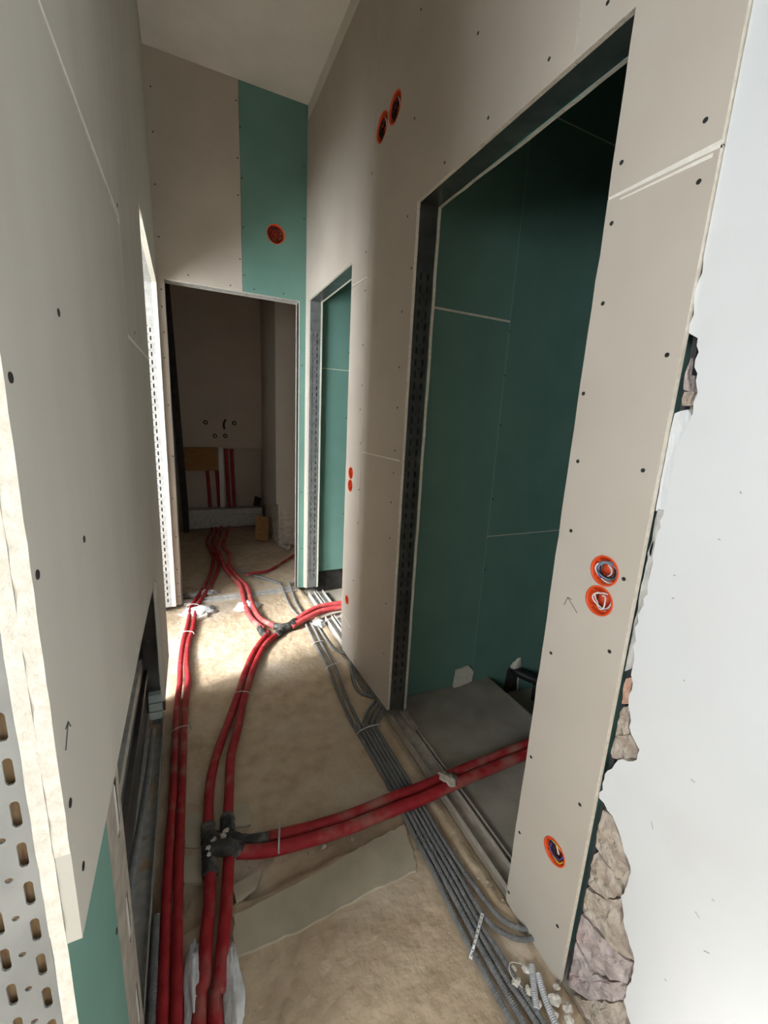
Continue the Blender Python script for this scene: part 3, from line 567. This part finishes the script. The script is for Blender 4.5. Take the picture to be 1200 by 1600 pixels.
pipe('heating_pipe', PIPE_F1, .0172, 'right pipe of the middle red pair, between the two black taped fittings')
pipe('heating_pipe', PIPE_E2, .0175, 'left pipe of the middle red pair, on the camera side of the black tee', ext=.5)
pipe('heating_pipe', PIPE_F2, .0175, 'right pipe of the middle red pair, on the camera side of the black tee', ext=.5)
pipe('heating_pipe', PIPE_G1, .0195, 'nearer of two short red pipes entering the narrow second doorway', REDD)
pipe('heating_pipe', PIPE_G2, .0190, 'farther of two short red pipes entering the narrow second doorway', REDD)
pipe('heating_pipe', PIPE_H, .0205, 'nearer thick red pipe crossing the grey conduits into the large doorway')
pipe('heating_pipe', PIPE_I, .0190, 'farther thick red pipe crossing the grey conduits into the large doorway')

# black taped tee where the branch leaves the middle pair
def ftube(name, pts, r, m_, par, sd):
    return tube(name, pts, lambda i, s, a: r*(1+.20*noise.noise(Vector((s*45+sd, a*1.5, sd)))+.08*noise.noise(Vector((s*150, a*4, sd)))), m_, par, seg=14, step=.006)
t = empty('pipe_tee', (.03, 1.18, 0), 'black taped double tee fitting on the middle red pipes', 'fitting')
E0 = Vector(PIPE_E1[-1]); E9 = Vector(PIPE_E2[0]); F0 = Vector(PIPE_F1[-1]); F9 = Vector(PIPE_F2[0]); Hh = Vector(PIPE_H[0])
ftube('tee_run', [E0+Vector((0, .02, .002)), E0*.5+E9*.5+Vector((0, 0, .004)), E9-Vector((0, .028, -.002))], .0235, TAPE, t, 1)
ftube('tee_run', [F0+Vector((0, .03, .004)), F0*.55+F9*.45+Vector((0, 0, .008)), F9+Vector((0, .025, .004))], .0235, TAPE, t, 2)
ftube('tee_branch', [Vector((E0.x, 1.178, .03)), Vector((.045, 1.155, .045)), Hh+Vector((.012, 0, .004))], .0225, TAPE, t, 3)
ftube('tee_branch', [Vector((F0.x, 1.20, .03)), Vector((.12, 1.165, .026)), Vector(PIPE_I[0])+Vector((.012, 0, 0))], .0170, TAPE, t, 4)
lump('tape_wad', (.032, 1.19, .03), .034, .03, .022, TAPE, t, .4, 3)
for k_, (a_, b_, c_, s_) in enumerate(((.008, 1.165, .050, .010), (.004, 1.145, .048, .008), (.050, 1.185, .052, .012), (.060, 1.20, .054, .009), (.022, 1.18, .054, .011))): lump('mortar_splash', (a_, b_, c_), s_, s_*.8, s_*.5, GRENDER if k_ < 2 else RUBBLE, t, .6, k_+17, k_)
t = empty('pipe_joint', (.46, 2.54, 0), 'black taped joint where the far red pipes meet beside the second doorway', 'fitting')
ftube('joint_sleeve', [Vector(PIPE_C[-1])+Vector((-.02, .03, 0)), Vector(PIPE_E1[0])+Vector((-.03, -.04, 0))], .0215, TAPE, t, 5)
ftube('joint_sleeve', [Vector(PIPE_D[-1])+Vector((-.02, .012, .002)), Vector((.55, 2.545, .03)), Vector(PIPE_G2[0])+Vector((.02, .012, .004))], .022, TAPE, t, 6)
ftube('joint_sleeve', [Vector(PIPE_F1[0])+Vector((-.05, -.05, 0)), Vector(PIPE_F1[0])+Vector((.01, .005, .004)), Vector(PIPE_G1[0])+Vector((.03, .015, .004))], .023, TAPE, t, 7)

# straps and ties on pipes
def tie(c, dirv, half, up, label, m_=PLASW, r=.0022):
    c = Vector(c); d = Vector(dirv).normalized()*half
    o = tube('cable_tie', [c-d+Vector((0, 0, -up*.9)), c-d*.8, c+Vector((0, 0, up*.35)), c+d*.8, c+d+Vector((0, 0, -up*.9))], r, m_, seg=6, step=.006)
    return tag(o, label, 'cable tie', 'ties and straps on pipes and conduits')
tie((-.010, 3.06, .038), (1, -.2, 0), .045, .022, 'pale tie around the left red pipes at the far doorway sill')
tie((-.050, 2.66, .038), (1, -.25, 0), .042, .02, 'pale tie around the left red pipes on the bright floor patch')
tie((-.078, 1.78, .036), (1, .1, 0), .040, .02, 'wire tie around the left red pipes beside the niche', STEELD)
tie((.195, 1.93, .040), (1, -.35, 0), .044, .02, 'wire tie around the middle red pipes half way along the corridor', STEELD)
tie((.218, 1.125, .050), (.25, 1, 0), .045, .025, 'silver strap around the branch pipes just right of the black tee', STEELD, .0035)
tie((.69, 2.29, .026), (1, .1, 0), .04, .013, 'white cable tie around two grey conduits on the bright floor')
tie((.70, 2.02, .026), (1, .15, 0), .045, .013, 'white cable tie around grey conduits below the pier bottom')
tie((.695, 1.49, .026), (1, .1, 0), .060, .014, 'white cable tie gathering the wide bundle of grey conduits')

# ======================= CONDUITS =======================
CL = ['outermost grey corrugated conduit of the floor bundle, leading to the far doorway', 'second grey corrugated conduit of the floor bundle, leading to the far doorway',
      'third grey conduit of the floor bundle, rising under the pier', 'fourth grey conduit of the floor bundle, rising under the pier',
      'grey conduit of the bundle turning under the near pier, outer of two', 'grey conduit of the bundle turning under the near pier, inner of two']
for i, c in enumerate(CONDUITS):
    r = .0082 if i < 2 else .0074
    P = list(c)
    if i >= 4: P += [(.850, P[-1][1]-.02, .011)]
    if i < 4:
        d = (Vector(P[-1])-Vector(P[-2])).normalized(); P.append(tuple(Vector(P[-1])+Vector((d.x*.2, d.y, 0))*.35))
    o = corrugated('corrugated_conduit', [(x, y, r+.004) for x, y, z in P], r, GREYC)
    tag(o, CL[i], 'conduit', 'grey corrugated conduits on the floor')
for nm, c, r, lb in (('a', ARC1, .009, 'grey conduit looping out from under the pier, larger loop'), ('b', ARC3, .0075, 'grey conduit looping tightly under the pier edge, smaller loop'), ('c', ARC2, .0075, 'thin grey conduit bending under the pier on the bright floor')):
    tag(corrugated('corrugated_conduit', [(x, y, r+.004) for x, y, z in c], r, GREYC), lb, 'conduit', 'grey corrugated conduits on the floor')
for c, lb in zip(WHITE_COND, ('short pale corrugated conduit under the near pier, left one', 'pale corrugated conduit under the near pier corner, right one')):
    tag(corrugated('corrugated_conduit', c, .0085, PALEC), lb, 'conduit', 'pale corrugated conduits at the near pier')
# perforated strap over the bundle
sp = spline(STRAP, .0012); L = sum((b-a).length for a, b in zip(sp, sp[1:])); nh = 9
V, F = slotted('strap', .009, L, [(.0045, L*(k+.5)/nh, .0045, .0045) for k in range(nh)], .0012)
acc = [0]
for a, b in zip(sp, sp[1:]): acc.append(acc[-1]+(b-a).length)
def on_path(s):
    for i in range(len(sp)-1):
        if acc[i+1] >= s-1e-9: t_ = (s-acc[i])/max(acc[i+1]-acc[i], 1e-9); return sp[i].lerp(sp[i+1], max(0, min(1, t_))), (sp[i+1]-sp[i]).normalized()
    return sp[-1], (sp[-1]-sp[-2]).normalized()
VV = []
for u, v, d in V:
    p, T = on_path(v); S_ = T.cross(Vector((0, 0, 1))).normalized(); VV.append(p+S_*(u-.0045)+Vector((0, 0, d+.0005)))
tag(mesh_obj('perforated_strap', VV, F, PLASW), 'white perforated strap lying across the grey conduits near the camera', 'strap', 'ties and straps on pipes and conduits')

# ======================= FLOOR TRACKS =======================
def utrack(xa, xb, ya, yb, zb, hgt, m_, label, grp='steel floor tracks', rot=None):
    th = .0022
    t = empty('floor_track', ((xa+xb)/2, (ya+yb)/2, zb), label, 'track', grp)
    box('track_web', xa, xb, ya, yb, zb, zb+th, m_, t)
    box('track_flange', xa, xa+th, ya, yb, zb+th, zb+hgt, m_, t); box('track_flange', xb-th, xb, ya, yb, zb+th, zb+hgt, m_, t)
    return t
utrack(.832, .888, .705, 1.535, -.002, .022, DUSTST, 'long dusty steel floor track across the large doorway')
utrack(.876, .902, 1.40, 1.533,   .022, .016, DUSTST, 'short offcut of steel track at the foot of the large door jamb')
tag(tube('steel_rod', [(.909, .72, .008), (.908, 1.1, .010), (.906, 1.46, .010)], .0055, DUSTST, seg=8), 'thin steel rod lying along the large doorway threshold', 'rod')
utrack(.828, .875, 2.23, 2.595, -.002, .038, STEELD, 'steel floor track in the second doorway, nearer the corridor, camera side of the pipes')
utrack(.893, .945, 2.23, 2.595, -.002, .038, STEELD, 'steel floor track in the second doorway, deeper inside, camera side of the pipes')
utrack(.828, .875, 2.775, 3.045, -.002, .038, STEELD, 'steel floor track in the second doorway, nearer the corridor, beyond the pipes')
utrack(.893, .945, 2.775, 3.045, -.002, .038, STEELD, 'steel floor track in the second doorway, deeper inside, beyond the pipes')
t = empty('floor_track', (.35, YF+.05, 0), 'steel track forming the sill of the far doorway', 'track', 'steel floor tracks')
box('track_web', -.07, .76, YF+.02, YF+.075, -.012, .001, STEELD, t); box('track_flange', -.07, .76, YF+.018, YF+.020, -.012, .018, STEELD, t); box('track_flange', -.07, .76, YF+.075, YF+.077, -.012, .018, STEELD, t)
utrack(-.2165, -.150, .45, 1.935, -.014, .042, STEELD, 'pale steel floor track along the bottom of the open left niche')

# ======================= LEFT NICHE =======================
t = empty('niche_stud', (-.165, .69, 0), 'pale steel stud with long rounded cutouts beside the green board in the niche', 'stud')
V, F = slotted('flange', .124, .88, [(.088, .19, .034, .115), (.088, .43, .034, .115), (.088, .69, .034, .125)], .0018)
mesh_obj('stud_flange', [(-.1438-d, .666+u, v) for u, v, d in V], F, DUSTST, t)
box('stud_web', -.216, -.146, .786, .788, 0, .88, DARKST, t)
for zc in (.19, .43, .69): plate('room_light_plate', 'x', -.1480, -.1462, [(.737, zc-.060), (.766, zc-.060), (.768, zc-.02), (.766, zc+.035), (.752, zc+.055), (.737, zc+.055)], PLASW, PLASW, t)  # white plates stand in for bright room light seen through the cutouts
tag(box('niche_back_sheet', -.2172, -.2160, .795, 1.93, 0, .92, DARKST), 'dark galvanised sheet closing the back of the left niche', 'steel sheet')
tag(box('edge_rail', -.1435, -.1335, .69, 1.57, .848, .8515, STEELD), 'thin bright steel rail along the top edge of the left niche', 'rail')
tag(box('cross_rail', -.2155, -.188, .80, 1.62, .45, .49, STEELD), 'horizontal steel rail inside the left niche', 'rail')
tag(box('cross_rail', -.2155, -.200, .80, 1.90, .25, .275, STEEL), 'darker lower steel rail inside the left niche', 'rail')
tag(corrugated('corrugated_conduit', [(-.185, 1.80, .045), (-.180, 1.4, .12), (-.185, 1.0, .20), (-.178, .82, .27)], .011, GREYC), 'grey corrugated conduit rising inside the left niche', 'conduit')
tag(corrugated('corrugated_conduit', [(-.1345, 1.05, .014), (-.133, .85, .016), (-.135, .60, .016), (-.137, .30, .016)], .011, GREYC), 'grey conduit squeezed between the left red pipe and the niche', 'conduit')
t = empty('tile_spacer_stack', (-.172, 1.86, .0), 'small stack of pale grey-green blocks at the far end of the niche', 'blocks')
for k in range(3): box('block', -.200, -.150, 1.845, 1.875, .06+k*.042, .096+k*.042, mat('pale_green_block', (.40, .47, .44), (.47, .53, .50)), t)
box('block_stand', -.19, -.16, 1.85, 1.87, .03, .06, DARKST, t)

# ======================= JUNCTION BOXES =======================
RBOX = .0325
def jbox(c, ax, sgn, label, wires, grp, r=RBOX, depth=.050, holder=None):
    """flush box: cup, rim, floor knockouts; sgn = direction out of the wall"""
    c = Vector(c); t = empty('junction_box', c, label, 'junction box', grp)
    f = (lambda u, v, d: c+Vector((sgn*d, u, v))) if ax == 'x' else (lambda u, v, d: c+Vector((u, sgn*d, v)))
    n = 28; V = []; F = []
    prof = [(r-.0005, -.012), (r+.0018, .0004), (r+.0012, .0014), (r-.0022, .0012), (r-.0032, -.004), (r-.0034, -depth), (0.004, -depth)]
    for (rr, d) in prof:
        for k in range(n): a = 2*math.pi*k/n; V.append(f(rr*math.cos(a), rr*math.sin(a), d))
    for a in range(len(prof)-1):
        for k in range(n): F.append((a*n+k, a*n+(k+1) % n, (a+1)*n+(k+1) % n, (a+1)*n+k))
    F.append(tuple((len(prof)-1)*n+k for k in range(n)))
    mesh_obj('box_cup', V, F, ORANGE, t, smooth=True)
    for k in range(4):
        a = math.pi/4+k*math.pi/2; rr = r-.0065
        V, F = tube_geo([f(rr*math.cos(a), rr*math.sin(a), -.03), f(rr*math.cos(a), rr*math.sin(a), -.0025)], .0028, 8); mesh_obj('screw_post', V, F, ORANGE, t)
    ks = r/RBOX
    for j, (wm, rr, tilt, ph, turns, du, dv) in enumerate(wires):
        P = []; rr, du, dv = rr*ks*1.12, du*ks, dv*ks
        K = int(14*turns)
        for k in range(K+1):
            a = ph+2*math.pi*turns*k/K; q = rr*(1+.10*math.sin(3*a+j))
            P.append(f(du+q*math.cos(a), dv+q*math.sin(a)*tilt, -.012+.007*math.sin(a+j*1.3)+.003*j/len(wires)))
        V, F = tube_geo(spline(P, .004), .0017*ks**.5, 6); mesh_obj('wire', V, F, wm, t, smooth=True)
    return t
W = [(WIREG, .020, .95, .3, 1.3, 0, -.002), (WIREW, .021, 1.0, 3.4, .55, .0, -.003), (WIREG, .017, .9, 1.2, 1.2, .001, 0), (WIREK, .018, .85, 2.0, .8, -.001, .002), (WIREN, .0185, .95, 3.6, .6, 0, -.002), (WIREW, .011, 1.4, 2.2, .5, .004, .001), (WIREG, .014, 1.2, .4, .7, -.002, .002), (WIREB, .0195, .9, 5.0, .4, 0, 0)]
W2 = [(WIREW, .018, 1.0, 3.0, .75, -.002, -.002), (WIREW, .0165, .95, 3.4, 1.1, 0, 0), (ORANGE, .019, 1.1, 1.7, .6, -.002, .001), (WIREW, .010, 1.3, 1.0, .8, .0, -.006), (WIREK, .015, .9, 3.9, .5, .0, -.002)]
W3 = [(WIREB, .020, .9, 2.4, .8, 0, -.002), (WIREK, .018, .95, 1.8, 1.0, .0, 0), (WIREB, .015, 1.0, 3.2, .9, .0, -.003), (WIREY, .021, 1.1, 3.4, .35, 0, 0), (WIREW, .010, 1.0, .8, .6, .002, .004), (WIREY, .019, .9, .9, .25, 0, .003), (WIREK, .010, 1.0, .5, 1.0, -.001, .003)]
W4 = [(WIREK, .021, 1.0, 1.2, 1.6, .004, -.002), (WIREK, .015, 1.1, 4.2, 1.3, .004, -.003), (WIREK, .009, 1.2, 0, 1.5, .004, -.002), (WIREK, .018, 1.0, .2, 1.2, 0, -.004), (WIREW, .017, 1.1, 2.3, .5, 0, .002), (WIREK, .012, 1.0, 2, 1, 0, -.002)]
W5 = [(WIREK, .022, 1.0, 2.2, 1.4, 0, 0), (BLACKP, .014, 1, 0, 1.5, .002, .002), (BLACKP, .008, 1, 0, 1.5, .002, .002), (WIREK, .019, 1.0, 1.2, 1.1, 0, 0), (WIREY, .018, .9, 4.4, .4, 0, 0), (RED, .014, .9, 2.0, .8, 0, 0)]
W6 = [(ORANGE, .014, 1.0, 1.0, .9, 0, 0)]
BX = [((XR, .567, 1.104), 'x', -1, 'upper orange junction box full of grey wires on the near pier', W, rA_low), ((XR, .5675, 1.034), 'x', -1, 'orange junction box with white wires beside the pencil arrow', W2, rA_low),
      ((XR, .570, .337), 'x', -1, 'orange junction box with blue and yellow wires, low on the near pier', W3, rA_low),
      ((XR, 1.778, 2.607), 'x', -1, 'higher, right hand orange box of the pair above the doorways', W4, rB_up), ((XR, 1.899, 2.602), 'x', -1, 'lower, left hand orange box of the pair above the doorways', W4, rB_up),
      ((XR, 2.134, 1.107), 'x', -1, 'upper of two orange boxes on the sunlit strip between the doorways', W6, rC_low), ((XR, 2.136, 1.037), 'x', -1, 'lower of two orange boxes on the sunlit strip between the doorways', W6, rC_low),
      ((.604, YF, 2.566), 'y', -1, 'orange junction box on the green board of the far wall', W5, fb_g)]
cuts = {}
for (c, ax, sgn, lb, ws, bo) in BX:
    R_ = .055 if 'above the doorways' in lb else RBOX
    if 'of the pair' in lb: R_ = .053
    if 'far wall' in lb: R_ = .058
    jbox(c, ax, sgn, lb, ws, 'orange flush junction boxes', R_); cuts.setdefault(bo.name, (bo, []))[1].append((c, ax, R_+.0004, .06))
jbox((XR, 2.128, .362), 'x', -1, 'small dark socket box near the floor on the sunlit strip', [(WIREK, .012, 1, 0, 1, 0, 0)], 'orange flush junction boxes', .026)
cuts[rC_low.name][1].append(((XR, 2.128, .362), 'x', .0264, .06))
for bo, cl in cuts.values(): cut_holes(bo, cl)

# ======================= DARK ROOM DETAILS =======================
t = plate('gypsum_offcut', 'y', YG-.016, YG-.002, jag([(1.255, -.001), (1.262, .098), (1.345, .108), (1.378, .070), (1.374, .010), (1.30, -.001)], .003, .02), GYPS, GYPS)
tag(t, 'broken gypsum offcut leaning against the green board on the dark room floor', 'offcut')
t = empty('drain_pipe', (1.85, 1.50, -.16), 'black drain pipe coming out of a hole in the dark green wall', 'drain pipe')
tube('pipe_run', [(1.70, 1.70, .01), (1.71, 1.62, -.01), (1.80, 1.52, -.03), (1.95, 1.40, -.05), (2.2, 1.25, -.07)], .028, BLACKP, t, seg=14)
tube('pipe_support', [(1.77, 1.545, -.158), (1.77, 1.545, -.06)], .009, BLACKP, t, seg=8)
lump('pipe_collar', (1.705, 1.640, .01), .040, .02, .045, GYPS, t, .5, 5)

# ======================= FAR ROOM DETAILS =======================
def back(x, z, y=5.29): k = y/5.45; return (x*k, y, 1.4-(1.4-z)*k)
for i, (x, z, lb) in enumerate(((.218, 1.265, 'water outlet stub on the far room wall, upper left'), (.54, 1.271, 'water outlet stub on the far room wall, upper right'), (.318, 1.111, 'water outlet stub on the far room wall, lower left'), (.434, 1.115, 'water outlet stub on the far room wall, lower right'))):
    p = Vector(back(x, z)); t = empty('water_outlet', p, lb, 'outlet', 'water outlets in the far room')
    V, F = tube_geo([p+Vector((0, .012, 0)), p+Vector((0, -.006, 0))], .026, 12); mesh_obj('black_plug', V, F, BLACKP, t)
    V, F = tube_geo([p+Vector((0, 0, 0)), p+Vector((0, -.03, 0))], .010, 10); mesh_obj('brass_stub', V, F, mat('brass', (.55, .42, .22), None, .4, metal=.7), t)
tag(tube('curved_hose', [back(.445, 1.31), back(.425, 1.27, 5.285), back(.422, 1.23, 5.285), back(.43, 1.195)], .011, BLACKP, seg=8), 'short curved black hose end on the far room wall', 'hose')
tag(box('strand_board', -.03, .33, 5.40, 5.418, .70, .977, OSB), 'brown strand board panel behind the far room recess', 'board')
t = empty('steel_upright', (.37, 5.39, .25), 'pale steel upright in the far room recess', 'stud'); box('upright_web', .347, .397, 5.375, 5.377, .25, .98, PLASW, t); box('upright_flange', .347, .349, 5.377, 5.42, .25, .98, PLASW, t)
for x, zt, lb in ((.225, .70, 'leftmost vertical red pipe in the far room recess'), (.330, .70, 'vertical red pipe just left of the pale steel upright'), (.442, .96, 'vertical red pipe just right of the pale steel upright'), (.507, .96, 'rightmost vertical red pipe in the far room recess')):
    tag(tube('riser_pipe', [(x-.01, 5.435 if zt < .8 else 5.40, zt), (x, 5.435 if zt < .8 else 5.40, .5), (x+.006, 5.435 if zt < .8 else 5.40, .24)], .020, mat('dark_red_sleeve', (.30, .02, .03), (.36, .03, .04), .6), seg=12), lb, 'pipe', 'red risers in the far room')
t = empty('pipe_duct', (.4, 5.33, 0), 'grey metal pipe duct along the bottom of the far room wall', 'duct')
box('duct_front', -.09, .835, 5.28, 5.284, .02, .245, STEELD, t); box('duct_top', -.09, .835, 5.284, 5.44, .241, .245, STEELD, t); box('duct_lip', -.09, .835, 5.272, 5.280, .165, .172, STEELD, t)
tag(plate('dark_plank', 'y', 5.20, 5.225, [(-.16, 2.9), (-.085, 2.9), (-.010, .26), (-.012, .0), (-.075, .0), (-.08, .26)], DARKB, DARKB), 'dark plank leaning in the left corner of the far room', 'plank')
V = boxv(-.065, .065, -.03, .03, 0, .27); Mx = Matrix.Translation((.70, 4.55, .030)) @ Matrix.Rotation(.45, 4, 'Z') @ Matrix.Rotation(.35, 4, 'Y') @ Matrix.Rotation(-.35, 4, 'X')
tag(mesh_obj('wood_block', [Mx @ Vector(v) for v in V], BF, OSB), 'ochre wood block leaning on the far room floor beside the pillar', 'wood block')
tag(tube('thin_red_hose', [(1.02, 4.09, .02), (.80, 3.85, .014), (.62, 3.64, .020), (.47, 3.57, .037), (.41, 3.55, .034)], .011, RED, seg=8), 'thin red hose crossing the far room floor to the right', 'hose')
tag(corrugated('corrugated_conduit', [(.375, 3.735, .012), (.46, 3.61, .012), (.60, 3.42, .012), (.668, 3.30, .014)], .010, GREYC), 'grey conduit crossing the far room floor behind the sill', 'conduit')
tag(plate('hanging_cable_cover', 'y', 5.255, 5.268, [(.72, .27), (.80, .27), (.82, .37), (.74, .40)], BLACKP, BLACKP), 'black cable cover on the end of the far room duct', 'cover')
for i in range(9):
    lump_o = lump('rubble_stone', (.86+random.uniform(0, .25), 4.30+random.uniform(-.12, .06), .0), random.uniform(.02, .05), random.uniform(.02, .04), random.uniform(.02, .05), RUBBLE, None, .5, i+40, i)
    tag(lump_o, 'rubble stone heaped at the foot of the far room pillar', 'stone', 'rubble at the far room pillar')

# ======================= MORTAR, RUBBLE AND CHIPS =======================
tag(lump('plaster_dab', (-.046, .845, .0), .022, .100, .026, PLASTERL, None, .28, 1, -.02, 4), 'white plaster dab left of the middle red pipes in the foreground', 'plaster dab', 'white plaster dabs holding the pipes')
tag(lump('plaster_dab', (.040, .800, .0), .024, .100, .024, PLASTERL, None, .28, 2, -.02, 4), 'white plaster dab right of the middle red pipes in the foreground', 'plaster dab', 'white plaster dabs holding the pipes')
tag(lump('mortar_dab', (.850, 1.088, .062), .024, .040, .012, RUBBLE, None, .8, 3, .3, 3), 'grey mortar dab on the branch pipes over the large doorway threshold', 'mortar dab', 'mortar dabs on the pipes')
tag(lump('plaster_dab', (.355, 2.985, .0), .085, .075, .026, PLASTERL, None, .55, 4, .3, 3), 'crumpled white plaster under the middle pipe pair at the far doorway', 'plaster dab', 'white plaster dabs holding the pipes')
tag(lump('plaster_dab', (.03, 2.995, .0), .11, .07, .030, PLASTERL, None, .55, 5, .1, 3), 'crumpled white plaster under the left pipe pair at the far doorway', 'plaster dab', 'white plaster dabs holding the pipes')
tag(lump('plaster_dab', (.765, 2.545, .0), .040, .045, .026, PLASTERL, None, .6, 6, .1, 3), 'crumpled white plaster beside the short pipes in the second doorway', 'plaster dab', 'white plaster dabs holding the pipes')
tag(lump('plaster_dab', (.06, 3.33, .0), .12, .05, .018, PLASTERL, None, .6, 8, .1, 3), 'flat white plaster lump behind the far doorway sill', 'plaster dab', 'white plaster dabs holding the pipes')
t = plate('plaster_slab', 'z', .0, .020, jag([(-.02, 2.86), (.075, 2.90), (.085, 2.96), (.0, 2.95), (-.03, 2.90)], .004, .02), CHIP, CHIP); tag(t, 'flat broken plaster slab beside the left pipes on the bright floor', 'plaster piece')
def chip(x, y, s, label, grp, i, m_=CHIP): return tag(lump('rubble_chip', (x, y, fh(x, y)), s, s*.7, s*.45, m_, None, .6, i+60, i*1.3, 1), label, 'chip', grp)
k = 0
for (n, xa, xb, ya, yb, sa, sb, lb, mm) in (
    (26, -.105, -.02, 2.35, 2.98, .004, .013, 'broken plaster crumb on the bright floor along the left wall', CHIP),
    (14, .70, .80, 2.62, 3.08, .004, .012, 'plaster crumb in the corner between far doorway and second doorway', CHIP),
    (22, .10, .60, 1.03, 1.15, .003, .008, 'gravel crumb in the cut trench below the branch pipes', RUBBLE),
    (16, .05, .62, 1.25, 2.3, .003, .006, 'small crumb scattered over the open sandy floor', RUBBLE),
    (12, .745, .805, .62, 1.45, .004, .010, 'mortar crumb on the ridge beside the grey conduits', RUBBLE)):
    for i in range(n): k += 1; chip(random.uniform(xa, xb), random.uniform(ya, yb), random.uniform(sa, sb), lb, lb+'s', k, mm)
for i, (x, y, s) in enumerate(((.700, .535, .013), (.716, .510, .012), (.742, .545, .011), (.765, .470, .018), (.785, .445, .014), (.77, .43, .012), (.745, .452, .010), (.79, .485, .010), (.725, .48, .008), (.715, .56, .007))):
    tag(lump('plaster_chunk', (x, y, .012), s, s*.75, s*.6, CHIP, None, .5, i+200, i*.9, 2), 'pale plaster chunk under the bottom corner of the near pier', 'chunk', 'plaster chunks under the near pier')
for i, (x, y) in enumerate(((.36, 1.085), (.46, 1.075))):
    chip(x, y, .011, 'pale round pebble in the trench near the branch pipes', 'pale pebbles in the trench', 300+i)
# straw-like fibres on the screed
for i in range(26):
    x, y = random.uniform(.02, .60), random.uniform(.85, 2.2); a = random.uniform(0, 6.28); l = random.uniform(.008, .025); z = fh(x, y)+.0025
    tag(tube('straw_fibre', [(x, y, z), (x+l*.5*math.cos(a), y+l*.5*math.sin(a), z+.002), (x+l*math.cos(a+.3), y+l*math.sin(a+.3), z)], .0006, CHIP, seg=4), 'short pale straw fibre lying on the sandy floor', 'fibre', 'straw fibres on the floor')
# loose thin wire near the pier
tag(tube('loose_wire', [(.738, .555, .02), (.705, .565, .03), (.690, .545, .03), (.700, .515, .028)], .0009, WIREW, seg=5, step=.006), 'thin white wire curling over the conduits at the near pier', 'wire')
